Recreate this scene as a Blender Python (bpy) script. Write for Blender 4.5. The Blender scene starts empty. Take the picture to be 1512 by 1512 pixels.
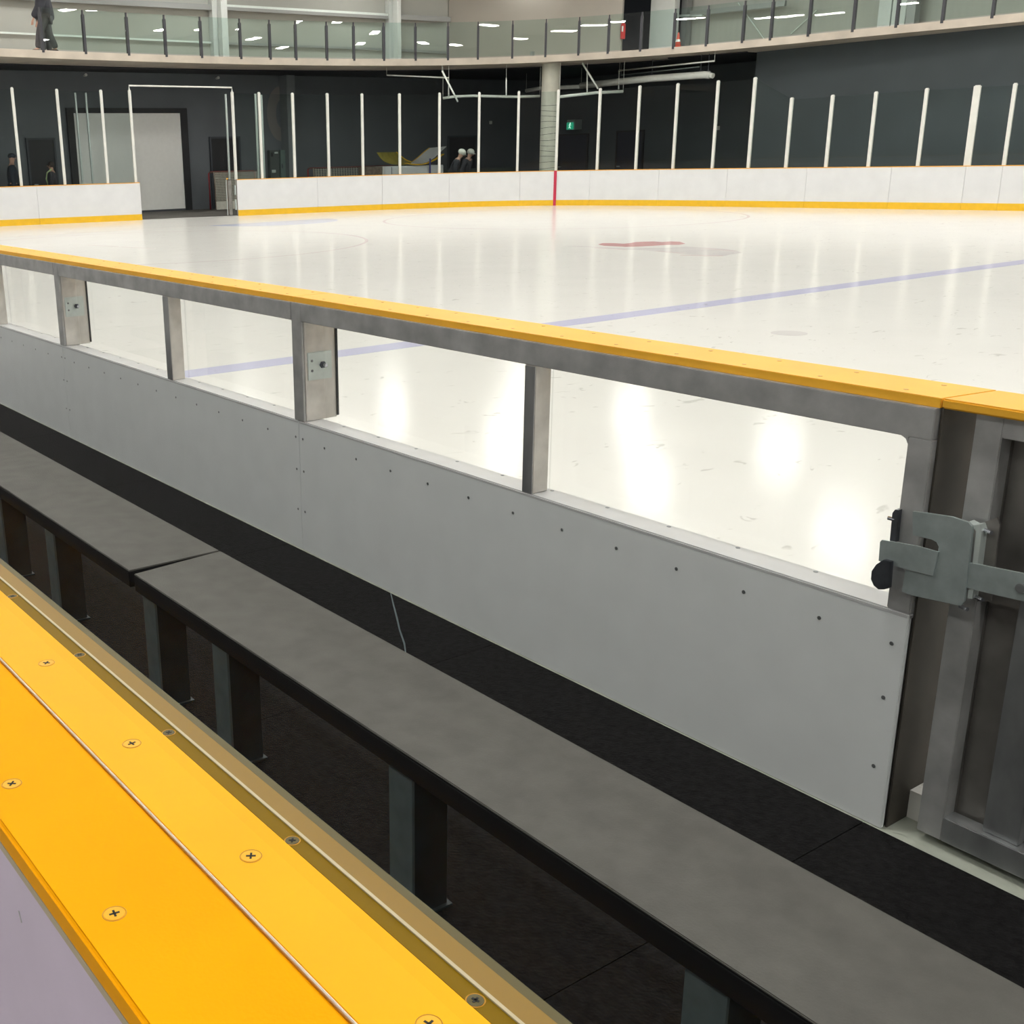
import bpy, bmesh, math, random
from mathutils import Vector, Matrix
random.seed(7)
C = bpy.context.scene.collection
S = bpy.context.scene

# ------------------------------------------------------------------ camera
H = 1.65
FPX, CX, CY = 1691.487, 492.833, 756.0
YAW, PITCH, ROLL = -0.9861055, 0.3006016, -0.0245957
cy_, sy_, cp_, sp_ = math.cos(YAW), math.sin(YAW), math.cos(PITCH), math.sin(PITCH)
FW = Vector((sy_*cp_, cy_*cp_, -sp_))
R0 = Vector((cy_, -sy_, 0)); U0 = R0.cross(FW)
cr_, sr_ = math.cos(ROLL), math.sin(ROLL)
RT = R0*cr_ + U0*sr_
UP = R0*(-sr_) + U0*cr_
CAM = Vector((0, 0, H))
cam_d = bpy.data.cameras.new('camera'); cam = bpy.data.objects.new('camera', cam_d); C.objects.link(cam)
M = Matrix(((RT.x, UP.x, -FW.x, 0), (RT.y, UP.y, -FW.y, 0), (RT.z, UP.z, -FW.z, H), (0, 0, 0, 1)))
cam.matrix_world = M
cam_d.sensor_width = 36; cam_d.sensor_fit = 'HORIZONTAL'
cam_d.lens = FPX/1512*36
cam_d.shift_x = (756-CX)/1512
cam_d.clip_start = 0.05; cam_d.clip_end = 300
S.camera = cam

# ------------------------------------------------------------------ world, exposure
S.view_settings.view_transform = 'Standard'; S.view_settings.look = 'None'
S.view_settings.gamma = 1; S.view_settings.use_curve_mapping = False
S.view_settings.exposure = 0.0
W = bpy.data.worlds.new('world'); S.world = W; W.use_nodes = True
W.node_tree.nodes['Background'].inputs[0].default_value = (0.75, 0.82, 0.9, 1)
W.node_tree.nodes['Background'].inputs[1].default_value = 0.35
LAMP_STRENGTH = 67.0

# ------------------------------------------------------------------ measuring helpers
def ray(px, py):
    return FW + RT*((px-CX)/FPX) - UP*((py-CY)/FPX)
def PX(px, py, X): d = ray(px, py); return CAM + d*(X/d.x)
def PY(px, py, Y): d = ray(px, py); return CAM + d*(Y/d.y)
def PZ(px, py, z): d = ray(px, py); return CAM + d*((z-H)/d.z)
def PD(px, py, D): return CAM + ray(px, py)*D
def scr(P):
    v = Vector(P)-CAM; d = v.dot(FW); return CX+FPX*v.dot(RT)/d, CY-FPX*v.dot(UP)/d

# ------------------------------------------------------------------ materials
def mat(name, col, rough=0.5, metal=0.0, var=0.0, vscale=8.0, bump=0.0, bscale=60.0, spec=0.5, coat=0.0, stretch=(1,1,1)):
    m = bpy.data.materials.new(name); m.use_nodes = True
    nt = m.node_tree; b = nt.nodes['Principled BSDF']
    b.inputs['Base Color'].default_value = (*col, 1); b.inputs['Roughness'].default_value = rough
    b.inputs['Metallic'].default_value = metal
    b.inputs['Specular IOR Level'].default_value = spec
    b.inputs['Coat Weight'].default_value = coat
    tc = nt.nodes.new('ShaderNodeTexCoord'); mp = nt.nodes.new('ShaderNodeMapping')
    mp.inputs['Scale'].default_value = stretch
    nt.links.new(tc.outputs['Object'], mp.inputs[0])
    if var > 0:
        n = nt.nodes.new('ShaderNodeTexNoise'); n.inputs['Scale'].default_value = vscale; n.inputs['Detail'].default_value = 5
        nt.links.new(mp.outputs[0], n.inputs['Vector'])
        r = nt.nodes.new('ShaderNodeValToRGB')
        r.color_ramp.elements[0].position = 0.3; r.color_ramp.elements[1].position = 0.7
        r.color_ramp.elements[0].color = (*[c*(1-var) for c in col], 1)
        r.color_ramp.elements[1].color = (*[min(1, c*(1+var)) for c in col], 1)
        nt.links.new(n.outputs['Fac'], r.inputs[0]); nt.links.new(r.outputs[0], b.inputs['Base Color'])
    if bump > 0:
        n2 = nt.nodes.new('ShaderNodeTexNoise'); n2.inputs['Scale'].default_value = bscale; n2.inputs['Detail'].default_value = 3
        nt.links.new(mp.outputs[0], n2.inputs['Vector'])
        bp = nt.nodes.new('ShaderNodeBump'); bp.inputs['Strength'].default_value = bump; bp.inputs['Distance'].default_value = 0.01
        nt.links.new(n2.outputs['Fac'], bp.inputs['Height']); nt.links.new(bp.outputs[0], b.inputs['Normal'])
    return m

def glass_mat(name, tint, gloss=1.0, rough=0.0):
    m = bpy.data.materials.new(name); m.use_nodes = True; nt = m.node_tree
    for n in list(nt.nodes): nt.nodes.remove(n)
    out = nt.nodes.new('ShaderNodeOutputMaterial'); mix = nt.nodes.new('ShaderNodeMixShader')
    tr = nt.nodes.new('ShaderNodeBsdfTransparent'); tr.inputs[0].default_value = (*tint, 1)
    gl = nt.nodes.new('ShaderNodeBsdfGlossy'); gl.inputs['Roughness'].default_value = rough
    gl.inputs[0].default_value = (1, 1, 1, 1)
    fr = nt.nodes.new('ShaderNodeFresnel'); fr.inputs[0].default_value = 1.5
    mu = nt.nodes.new('ShaderNodeMath'); mu.operation = 'MULTIPLY'; mu.inputs[1].default_value = gloss
    geo = nt.nodes.new('ShaderNodeNewGeometry')
    inv = nt.nodes.new('ShaderNodeMath'); inv.operation = 'SUBTRACT'; inv.inputs[0].default_value = 1.0
    m2 = nt.nodes.new('ShaderNodeMath'); m2.operation = 'MULTIPLY'
    nt.links.new(geo.outputs['Backfacing'], inv.inputs[1])
    nt.links.new(fr.outputs[0], mu.inputs[0]); nt.links.new(mu.outputs[0], m2.inputs[0]); nt.links.new(inv.outputs[0], m2.inputs[1])
    nt.links.new(m2.outputs[0], mix.inputs[0])
    nt.links.new(tr.outputs[0], mix.inputs[1]); nt.links.new(gl.outputs[0], mix.inputs[2]); nt.links.new(mix.outputs[0], out.inputs[0])
    return m

def emis(name, col, s):
    m = bpy.data.materials.new(name); m.use_nodes = True; b = m.node_tree.nodes['Principled BSDF']
    b.inputs['Base Color'].default_value = (*col, 1)
    b.inputs['Emission Color'].default_value = (*col, 1); b.inputs['Emission Strength'].default_value = s
    return m

def ice_mat(name, col, var=0.03, rough=0.14):
    m = bpy.data.materials.new(name); m.use_nodes = True; nt = m.node_tree; b = nt.nodes['Principled BSDF']
    b.inputs['Roughness'].default_value = rough; b.inputs['IOR'].default_value = 1.31; b.inputs['Specular IOR Level'].default_value = 0.10
    tc = nt.nodes.new('ShaderNodeTexCoord')
    n = nt.nodes.new('ShaderNodeTexNoise'); n.inputs['Scale'].default_value = 1.3; n.inputs['Detail'].default_value = 6
    nt.links.new(tc.outputs['Object'], n.inputs['Vector'])
    r = nt.nodes.new('ShaderNodeValToRGB')
    r.color_ramp.elements[0].position = 0.3; r.color_ramp.elements[1].position = 0.7
    r.color_ramp.elements[0].color = (*[c*(1-var) for c in col], 1); r.color_ramp.elements[1].color = (*col, 1)
    nt.links.new(n.outputs['Fac'], r.inputs[0])
    # sparse scuffs left by skates and pucks
    v = nt.nodes.new('ShaderNodeTexNoise'); v.inputs['Scale'].default_value = 9; v.inputs['Detail'].default_value = 2; v.inputs['Distortion'].default_value = 1.5
    mp = nt.nodes.new('ShaderNodeMapping'); mp.inputs['Scale'].default_value = (1.0, 0.55, 1); mp.inputs['Rotation'].default_value = (0, 0, 0.5)
    nt.links.new(tc.outputs['Object'], mp.inputs[0]); nt.links.new(mp.outputs[0], v.inputs['Vector'])
    r2 = nt.nodes.new('ShaderNodeValToRGB')
    r2.color_ramp.elements[0].position = 0.675; r2.color_ramp.elements[0].color = (0, 0, 0, 1)
    r2.color_ramp.elements[1].position = 0.73; r2.color_ramp.elements[1].color = (0.35, 0.35, 0.35, 1)
    nt.links.new(v.outputs['Fac'], r2.inputs[0])
    mx = nt.nodes.new('ShaderNodeMixRGB'); mx.inputs[2].default_value = (0.3, 0.28, 0.25, 1)
    nt.links.new(r2.outputs[0], mx.inputs[0]); nt.links.new(r.outputs[0], mx.inputs[1]); nt.links.new(mx.outputs[0], b.inputs['Base Color'])
    w = nt.nodes.new('ShaderNodeTexNoise'); w.inputs['Scale'].default_value = 2.2; w.inputs['Detail'].default_value = 3
    nt.links.new(tc.outputs['Object'], w.inputs['Vector'])
    bp = nt.nodes.new('ShaderNodeBump'); bp.inputs['Strength'].default_value = 0.05; bp.inputs['Distance'].default_value = 0.02
    nt.links.new(w.outputs['Fac'], bp.inputs['Height']); nt.links.new(bp.outputs[0], b.inputs['Normal'])
    return m

MT = dict(
    ice=ice_mat('ice', (0.82, 0.805, 0.775)),
    ice_blue=ice_mat('ice_blue', (0.58, 0.575, 0.75)),
    ice_red=ice_mat('ice_red', (0.62, 0.33, 0.33), 0.2),
    ice_redf=ice_mat('ice_red_faint', (0.76, 0.68, 0.66), 0.1),
    ice_mauve=ice_mat('ice_mauve', (0.75, 0.72, 0.71), 0.12),
    ice_pblue=ice_mat('ice_pale_blue', (0.60, 0.64, 0.80)),
    yellow=mat('yellow_plastic', (0.88, 0.385, 0.0), 0.5, spec=0.04,  var=0.04, vscale=5, bump=0.03, bscale=300),
    yellowi=mat('yellow_plastic_inner', (0.92, 0.44, 0.003), 0.45, spec=0.15, var=0.04, vscale=6),
    yellow2=mat('yellow_cap_plastic', (0.93, 0.47, 0.03), 0.5, var=0.05, vscale=5),
    kick=mat('yellow_kick', (0.93, 0.55, 0.02), 0.4, var=0.04),
    orange=mat('orange_edge', (0.85, 0.42, 0.05), 0.5),
    white=mat('white_board', (0.80, 0.80, 0.82), 0.32, var=0.03, vscale=3),
    panel=mat('bench_panel_white', (0.74, 0.76, 0.77), 0.42, var=0.03, vscale=6, bump=0.02, bscale=200),
    ledge=mat('ledge_white', (0.52, 0.52, 0.53), 0.4, var=0.04, vscale=10),
    outer=mat('outer_board', (0.66, 0.58, 0.72), 0.45, var=0.03),
    alu=mat('aluminium', (0.46, 0.46, 0.46), 0.42, 0.45, var=0.22, vscale=9, bump=0.05, bscale=120),
    alud=mat('aluminium_dull', (0.27, 0.255, 0.24), 0.5, 0.6, var=0.2, vscale=7, bump=0.05, bscale=90),
    alul=mat('aluminium_light', (0.66, 0.63, 0.59), 0.4, 0.25, var=0.12, vscale=14),
    alum=mat('aluminium_blotched', (0.38, 0.39, 0.40), 0.33, 0.7, var=0.35, vscale=6, stretch=(1, 1, .5)),
    zinc=mat('zinc', (0.42, 0.48, 0.48), 0.42, 0.55, var=0.12, vscale=25),
    zincl=mat('zinc_light', (0.62, 0.68, 0.66), 0.4, 0.4, var=0.05, vscale=25),
    steel=mat('dark_steel', (0.12, 0.13, 0.15), 0.35, 0.8, var=0.2, vscale=25),
    bolt=mat('bolt_steel', (0.5, 0.5, 0.55), 0.25, 1.0),
    hole=mat('dark_recess', (0.02, 0.02, 0.02), 0.8),
    screwy=mat('yellow_screw', (0.85, 0.44, 0.01), 0.35, 0.2),
    screwg=mat('grey_screw', (0.25, 0.26, 0.27), 0.4, 0.6),
    screwf=mat('board_screw', (0.62, 0.30, 0.02), 0.4),
    gap=mat('silver_trim', (0.75, 0.68, 0.6), 0.3, 0.7),
    channel=mat('dark_channel', (0.20, 0.115, 0.001), 0.5, spec=.1),
    bead=mat('pale_bead', (0.50, 0.42, 0.28), 0.4, 0.1),
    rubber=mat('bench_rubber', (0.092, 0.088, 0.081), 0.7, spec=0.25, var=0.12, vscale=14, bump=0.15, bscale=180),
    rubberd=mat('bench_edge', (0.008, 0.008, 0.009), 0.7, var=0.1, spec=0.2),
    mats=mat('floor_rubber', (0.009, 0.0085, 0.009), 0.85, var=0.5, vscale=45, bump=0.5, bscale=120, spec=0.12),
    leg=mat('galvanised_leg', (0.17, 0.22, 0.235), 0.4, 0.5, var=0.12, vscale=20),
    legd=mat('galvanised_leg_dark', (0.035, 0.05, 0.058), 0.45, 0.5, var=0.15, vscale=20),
    sill=mat('sill_paint', (0.40, 0.42, 0.36), 0.6, var=0.12, vscale=10),
    concrete=mat('concrete', (0.60, 0.52, 0.44), 0.8, var=0.14, vscale=1.2, bump=0.1, bscale=8),
    concretel=mat('concrete_column', (0.75, 0.72, 0.62), 0.75, var=0.08, vscale=3),
    floor=mat('concrete_floor', (0.12, 0.11, 0.10), 0.7, var=0.15, vscale=2),
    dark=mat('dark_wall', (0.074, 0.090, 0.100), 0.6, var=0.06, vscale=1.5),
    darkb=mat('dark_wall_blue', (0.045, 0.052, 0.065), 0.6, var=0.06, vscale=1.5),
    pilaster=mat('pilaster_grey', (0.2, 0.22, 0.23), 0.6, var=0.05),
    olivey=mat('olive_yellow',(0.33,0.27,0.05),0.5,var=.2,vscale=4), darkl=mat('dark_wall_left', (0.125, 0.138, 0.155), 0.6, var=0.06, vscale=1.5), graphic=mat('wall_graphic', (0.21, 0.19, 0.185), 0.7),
    black=mat('black_paint', (0.012, 0.013, 0.016), 0.6),
    navy=mat('navy_door', (0.014, 0.018, 0.04), 0.5),
    upper=mat('upper_wall', (0.33, 0.335, 0.31), 0.7, var=0.03, vscale=1),
    upperb=mat('upper_box_wall', (0.34, 0.32, 0.29), 0.8, var=0.03, vscale=1),
    upperl=mat('upper_light_metal', (0.48, 0.51, 0.50), 0.6, var=0.03),
    girt=mat('girt_steel', (0.26, 0.27, 0.27), 0.4, 0.4),
    post=mat('white_post', (0.80, 0.79, 0.74), 0.4, var=0.03),
    railp=mat('rail_post_dark', (0.045, 0.045, 0.055), 0.5),
    roll=mat('roll_door', (0.90, 0.89, 0.87), 0.6, var=0.02),
    pipe=mat('white_pipe', (0.92, 0.93, 0.88), 0.5, var=0.05),
    redm=mat('goal_red', (0.28, 0.02, 0.03), 0.5),
    net=mat('net_cord', (0.62, 0.60, 0.52), 0.9),
    canvas=mat('goal_skirt', (0.62, 0.60, 0.54), 0.9, var=0.1),
    green=mat('cabinet_green', (0.16, 0.22, 0.20), 0.5),
    greyb=mat('cabinet_grey', (0.07, 0.085, 0.08), 0.5),
    blue=mat('blue_pole', (0.05, 0.05, 0.25), 0.5),
    brown=mat('brown_board', (0.20, 0.15, 0.12), 0.7, var=0.3, vscale=15),
    skin=mat('skin', (0.55, 0.32, 0.24), 0.6),
    hair=mat('hair', (0.05, 0.035, 0.03), 0.8),
    cloth=mat('dark_cloth', (0.035, 0.035, 0.045), 0.9, var=0.2),
    clothg=mat('grey_cloth', (0.075, 0.07, 0.075), 0.9, var=0.1),
    clothn=mat('navy_cloth', (0.02, 0.03, 0.045), 0.9),
    hivis=mat('pale_green_strap', (0.55, 0.68, 0.35), 0.7),
    helmet=mat('white_helmet', (0.82, 0.82, 0.76), 0.35),
    helmetg=mat('grey_helmet', (0.5, 0.5, 0.46), 0.35),
    red=mat('red_paint', (0.55, 0.03, 0.03), 0.45),
    redline=mat('red_stripe', (0.60, 0.03, 0.08), 0.4),
    cone=mat('cone_red', (0.70, 0.09, 0.05), 0.6),
    ceil=mat('ceiling_white', (0.62, 0.63, 0.62), 0.8),
    rear=mat('rear_wall', (0.42, 0.42, 0.43), 0.8), floorn=mat('spectator_floor', (0.33, 0.32, 0.31), 0.7),
    glass=glass_mat('rink_glass', (0.86, 0.90, 0.89), 0.55),
    nglass=glass_mat('near_glass', (0.975, 0.985, 0.98), 0.035), amber=mat('reflection_strip',(0.25,0.14,0.01),0.5), olive=mat('olive_strip',(0.085,0.065,0.012),0.5), brownd=mat('brown_dull',(0.07,0.062,0.052),0.6,spec=.2,var=.25,vscale=5),
    rglass=glass_mat('railing_glass_tint', (0.86, 0.93, 0.91), 1.6),
    clear=glass_mat('clear_sheet', (0.95, 0.955, 0.95), 0.5),
    green_e=emis('exit_green', (0.02, 0.45, 0.25), 0.6),
    white_e=emis('exit_white', (0.8, 1.0, 0.9), 1.2),
    lamp=emis('lamp_diffuser', (1.0, 0.97, 0.92), LAMP_STRENGTH),
)
# corrugated upper cladding: ribs by bump
def add_ribs(m, axis_scale, dist=0.03):
    nt = m.node_tree; b = nt.nodes['Principled BSDF']
    tc = nt.nodes.new('ShaderNodeTexCoord'); mp = nt.nodes.new('ShaderNodeMapping'); mp.inputs['Scale'].default_value = axis_scale
    w = nt.nodes.new('ShaderNodeTexWave'); w.inputs['Scale'].default_value = 1
    nt.links.new(tc.outputs['Object'], mp.inputs[0]); nt.links.new(mp.outputs[0], w.inputs['Vector'])
    bp = nt.nodes.new('ShaderNodeBump'); bp.inputs['Strength'].default_value = 0.25; bp.inputs['Distance'].default_value = dist
    nt.links.new(w.outputs['Fac'], bp.inputs['Height']); nt.links.new(bp.outputs[0], b.inputs['Normal'])
add_ribs(MT['upper'], (1.2, 1.2, 0)); add_ribs(MT['roll'], (0, 0, 4.0)); 

# ------------------------------------------------------------------ mesh helpers
ORG = {}
class MB:
    def __init__(s): s.bm = bmesh.new()
    def box(s, x0, x1, y0, y1, z0, z1, rot=None):
        cx, cy, cz = (x0+x1)/2, (y0+y1)/2, (z0+z1)/2
        vs = [s.bm.verts.new((x, y, z)) for x in (x0, x1) for y in (y0, y1) for z in (z0, z1)]
        for f in ((0,1,3,2),(4,6,7,5),(0,4,5,1),(2,3,7,6),(0,2,6,4),(1,5,7,3)): s.bm.faces.new([vs[i] for i in f])
        if rot is not None:
            for v in vs:
                d = v.co-Vector((cx,cy,cz)); v.co = Vector((cx,cy,cz))+rot@d
        return s
    def beam(s, p, q, w, h, up=(0,0,1)):
        p, q = Vector(p), Vector(q); d = (q-p).normalized(); u = Vector(up); r = d.cross(u)
        if r.length < 1e-4: r = d.cross(Vector((1,0,0)))
        r.normalize(); u = r.cross(d)
        vs = []
        for e in (p, q):
            for a, b in ((-1,-1),(1,-1),(1,1),(-1,1)): vs.append(s.bm.verts.new(e+r*(a*w/2)+u*(b*h/2)))
        for f in ((0,1,2,3),(7,6,5,4),(0,4,5,1),(1,5,6,2),(2,6,7,3),(3,7,4,0)): s.bm.faces.new([vs[i] for i in f])
        return s
    def tube(s, pts, r, n=10):
        pts = [Vector(p) for p in pts]; rings = []
        for i, p in enumerate(pts):
            d = (pts[min(i+1,len(pts)-1)]-pts[max(i-1,0)]).normalized()
            a = d.cross(Vector((0,0,1)))
            if a.length < 1e-3: a = d.cross(Vector((1,0,0)))
            a.normalize(); b = a.cross(d)
            rr = r[i] if isinstance(r, (list,tuple)) else r
            rings.append([s.bm.verts.new(p+a*(rr*math.cos(2*math.pi*k/n))+b*(rr*math.sin(2*math.pi*k/n))) for k in range(n)])
        for i in range(len(rings)-1):
            for k in range(n): s.bm.faces.new((rings[i][k], rings[i][(k+1)%n], rings[i+1][(k+1)%n], rings[i+1][k]))
        s.bm.faces.new(rings[0][::-1]); s.bm.faces.new(rings[-1])
        return s
    def prism(s, poly, a, b, f):
        # poly: 2D points; f(u,v,w) -> 3D ; extruded from w=a to w=b
        A = [s.bm.verts.new(f(u,v,a)) for u,v in poly]; B = [s.bm.verts.new(f(u,v,b)) for u,v in poly]
        n = len(poly)
        s.bm.faces.new(A[::-1]); s.bm.faces.new(B)
        for i in range(n): s.bm.faces.new((A[i], A[(i+1)%n], B[(i+1)%n], B[i]))
        return s
    def strip(s, A, B, zA, zB):
        # wall-like ribbon: closed solid between two plan polylines A and B and heights zA..zB
        n = len(A)
        g = [[s.bm.verts.new((p[0],p[1],z)) for p in L] for L in (A, B) for z in (zA, zB)]
        a0, a1, b0, b1 = g
        for i in range(n-1):
            s.bm.faces.new((a0[i],a0[i+1],a1[i+1],a1[i])); s.bm.faces.new((b0[i+1],b0[i],b1[i],b1[i+1]))
            s.bm.faces.new((a1[i],a1[i+1],b1[i+1],b1[i])); s.bm.faces.new((a0[i+1],a0[i],b0[i],b0[i+1]))
        s.bm.faces.new((a0[0],a1[0],b1[0],b0[0])); s.bm.faces.new((a0[-1],b0[-1],b1[-1],a1[-1]))
        return s
    def sphere(s, c, r, sc=(1,1,1), u=16, v=10, rot=None):
        m = Matrix.Translation(c) @ ((rot.to_4x4()) if rot is not None else Matrix.Identity(4)) @ Matrix.Diagonal((*[r*k for k in sc],1))
        bmesh.ops.create_uvsphere(s.bm, u_segments=u, v_segments=v, radius=1, matrix=m); return s
    def build(s, name, m, parent=None, bevel=0, smooth=False, seg=2):
        bm = s.bm
        bmesh.ops.recalc_face_normals(bm, faces=bm.faces)
        if bevel:
            bmesh.ops.bevel(bm, geom=[e for e in bm.edges if e.calc_face_angle(0) > 0.6], offset=bevel, segments=seg, affect='EDGES', clamp_overlap=True)
        me = bpy.data.meshes.new(name)
        xs = [v.co for v in bm.verts]
        if parent is None:
            o0 = Vector(((min(v.x for v in xs)+max(v.x for v in xs))/2, (min(v.y for v in xs)+max(v.y for v in xs))/2, min(v.z for v in xs)))
        else:
            o0 = ORG[parent.name]
        # parts share their thing's origin; sub-parts too
        for v in bm.verts: v.co -= o0
        if smooth:
            for f in bm.faces: f.smooth = True
        bm.to_mesh(me); bm.free(); me.materials.append(MT[m] if isinstance(m, str) else m)
        o = bpy.data.objects.new(name, me); C.objects.link(o); ORG[o.name] = o0.copy()
        if parent is None: o.location = o0
        else: o.parent = parent
        return o
def thing(name, loc, label, cat, group=None):
    o = bpy.data.objects.new(name, None); C.objects.link(o); o.location = loc; o.empty_display_size = .1; ORG[o.name] = Vector(loc)
    return tag(o, label, cat, group)
def tag(o, label, cat, group=None, kind=None):
    o['label'] = label; o['category'] = cat
    if group: o['group'] = group
    if kind: o['kind'] = kind
    return o
def struct(o, label=None):
    o['kind'] = 'structure'
    if label: o['label'] = label
    return o
ORD = ['first','second','third','fourth','fifth','sixth','seventh','eighth','ninth','tenth','eleventh','twelfth','thirteenth','fourteenth','fifteenth','sixteenth','seventeenth','eighteenth','nineteenth','twentieth','twenty-first','twenty-second','twenty-third','twenty-fourth','twenty-fifth','twenty-sixth','twenty-seventh']

def spline(P, step=0.1):
    out = []; P = [Vector((p[0],p[1],0)) for p in P]
    P = [P[0]*2-P[1]]+P+[P[-1]*2-P[-2]]
    for i in range(1, len(P)-2):
        a,b,c,d = P[i-1:i+3]; n = max(2, int((c-b).length/step))
        for k in range(n):
            t = k/n
            out.append(0.5*((2*b)+(c-a)*t+(2*a-5*b+4*c-d)*t*t+(3*b-a-3*c+d)*t**3))
    out.append(P[-2]); return out
def normals(L):
    N = []
    for i in range(len(L)):
        d = (L[min(i+1,len(L)-1)]-L[max(i-1,0)]).normalized(); N.append(Vector((-d.y, d.x, 0)))
    return N
# far boards: ice face in plan, running from the near left corner round to the far side
BOARD = spline([(-31.5,2.9),(-32.9,5.0),(-33.15,8),(-32.75,11),(-32.15,14.2),(-31.55,17.4),(-31.1,19.6),(-30.55,22.0),(-29.8,24.1),(-28.6,25.9),(-27.0,27.15),(-25.0,27.95),(-22.5,28.5),(-20,28.95),(-17,29.5),(-14,30.0),(-8,30.8),(0,31.4),(10,31.8)], 0.1)
BN = normals(BOARD)      # points outward (away from ice)?
if (BN[60]).dot(Vector((-1,0,0))) < 0: BN = [-n for n in BN]
def idx_at(L, px, z, near=None):
    best = None
    for i, p in enumerate(L):
        if p.x > -6 and px < 1600 and p.x > -2: break
        x, y = scr((p.x, p.y, z))
        if best is None or abs(x-px) < best[0]: best = (abs(x-px), i)
    return best[1]
def off(L, N, i0, i1, d):
    return [L[i]+N[i]*d for i in range(i0, i1+1)]

# ================================================================== SETTING
struct(MB().box(-50, 22, -9, 46, -0.5, -0.12).build('floor', 'floorn'))
# ice
ic = MB()
poly = [(p.x, p.y) for p in BOARD] + [(10, 2.752), (-31.5, 2.752)]
ic.prism(poly, -0.1, 0.0, lambda u,v,w: Vector((u,v,w)))
ice = struct(ic.build('floor', 'ice'), 'white rink ice sheet')
ORG[ice.name] = ORG[ice.name]
# outer concrete floor level behind the far boards
oc = MB()
oB = [BOARD[i]+BN[i]*0.02 for i in range(len(BOARD))]
poly = [(p.x, p.y) for p in oB] + [(10,42),(-42,42),(-42,2.0),(-31.5,2.0)]
oc.prism(poly, -0.12, -0.012, lambda u,v,w: Vector((u,v,w)))
struct(oc.build('floor', 'floor'))
struct(MB().box(-50, 22, -9, 46, 9.7, 9.9).build('ceiling', 'ceil'))

# ---- painted markings in the ice (thin, level with the surface)
def flat(name, poly, m, label=None, z=0.0015):
    o = MB().prism(poly, 0.0, z, lambda u,v,w: Vector((u,v,w))).build(name, m, ice)
    if label: o['label'] = label
    return o
flat('blue_line', [(-8.45,2.76),(-8.15,2.76),(-8.15,30.7),(-8.45,30.65)], 'ice_blue', 'wide pale blue line across the ice')
def ring(c, r, w, n=72):
    mb = MB()
    for k in range(n):
        a0, a1 = 2*math.pi*k/n, 2*math.pi*(k+1)/n
        q = [(c[0]+rr*math.cos(a), c[1]+rr*math.sin(a)) for a, rr in ((a0,r-w/2),(a1,r-w/2),(a1,r+w/2),(a0,r+w/2))]
        mb.bm.faces.new([mb.bm.verts.new((x,y,0.0015)) for x,y in q])
    return mb
for c in ((-22.2,10.15),(-22.2,22.0)):
    ring(c, 4.6, 0.07).build('faceoff_circle', 'ice_redf', ice)['label'] = 'faint red faceoff circle'
flat('goal_line', [(-28.0,3.5),(-27.95,3.5),(-27.0,26.4),(-27.05,26.4)], 'ice_redf', 'faint red goal line')
cr = [( -27.6+1.8*math.cos(a), 16.4+1.9*math.sin(a)) for a in [math.radians(-90+180*k/18) for k in range(19)]]
flat('goal_crease', cr, 'ice_pblue', 'pale blue goal crease')
for a, b in ((128,362),(180,365)):
    p, q = PZ(a,b,0), PZ(a+48,b+2,0)
    MB().beam((p.x,p.y,0.0008),(q.x,q.y,0.0008),0.06,0.0015).build('hash_mark','ice_redf',ice)['label']='faint red hash mark'
dc = PZ(1165,492,0)
flat('faceoff_dot', [(dc.x+0.16*math.cos(2*math.pi*k/28), dc.y+0.16*math.sin(2*math.pi*k/28)) for k in range(28)], 'ice_mauve', 'faded red faceoff dot')
lg = [(883,361),(890,359),(905,359),(921,360),(931,359),(938,357.5),(950,357),(965,356.5),(978,357.5),(990,356.5),(1004,357),(1012,360),(1003,361.5),(985,361.5),(965,363),(945,364),(925,364.5),(905,363.5),(892,363)]
flat('rink_logo', [tuple(PZ(x,y,0).xy) for x,y in lg], 'ice_red', 'washed out red rink logo')
lg2 = [(828,363.5),(850,364),(880,366),(925,368.5),(960,370.5),(1005,375),(1040,378),(1068,378.5),(1080,375.5),(1096,373.5),(1088,370),(1060,366.5),(1030,365),(1012,364),(985,366),(960,366),(930,367),(890,365),(850,363)]
mv = [tuple(PZ(x,y,0).xy) for x,y in lg2]
flat('logo_band', mv, 'ice_mauve', 'grey mauve band under the red logo', 0.001)
for (x0,y0,x1,y1,w) in ((1005,377,1068,378,.18),(880,366,925,369,.12),(970,371,1010,374,.12),(1040,367,1085,371,.12)):
    p,q = PZ(x0,y0,0),PZ(x1,y1,0)
    MB().beam((p.x,p.y,0.001),(q.x,q.y,0.001),w,0.003).build('logo_stroke','ice_redf',ice)

# ---- walls
WX = -37.4
def wallbox(name, x0,x1,y0,y1,z0,z1,m): return struct(MB().box(x0,x1,y0,y1,z0,z1).build(name, m))
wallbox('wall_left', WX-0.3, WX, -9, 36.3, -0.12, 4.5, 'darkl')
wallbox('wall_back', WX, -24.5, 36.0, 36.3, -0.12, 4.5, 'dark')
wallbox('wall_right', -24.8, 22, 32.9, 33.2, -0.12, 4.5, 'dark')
wallbox('wall_right', -24.8, -24.5, 33.2, 36.0, -0.12, 4.5, 'dark')
wallbox('wall_rear', -50, 22, -9, -8.7, -0.12, 9.7, 'rear')
wallbox('wall_near', 21.7, 22, -8.7, 46, -0.12, 9.7, 'rear')
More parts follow.
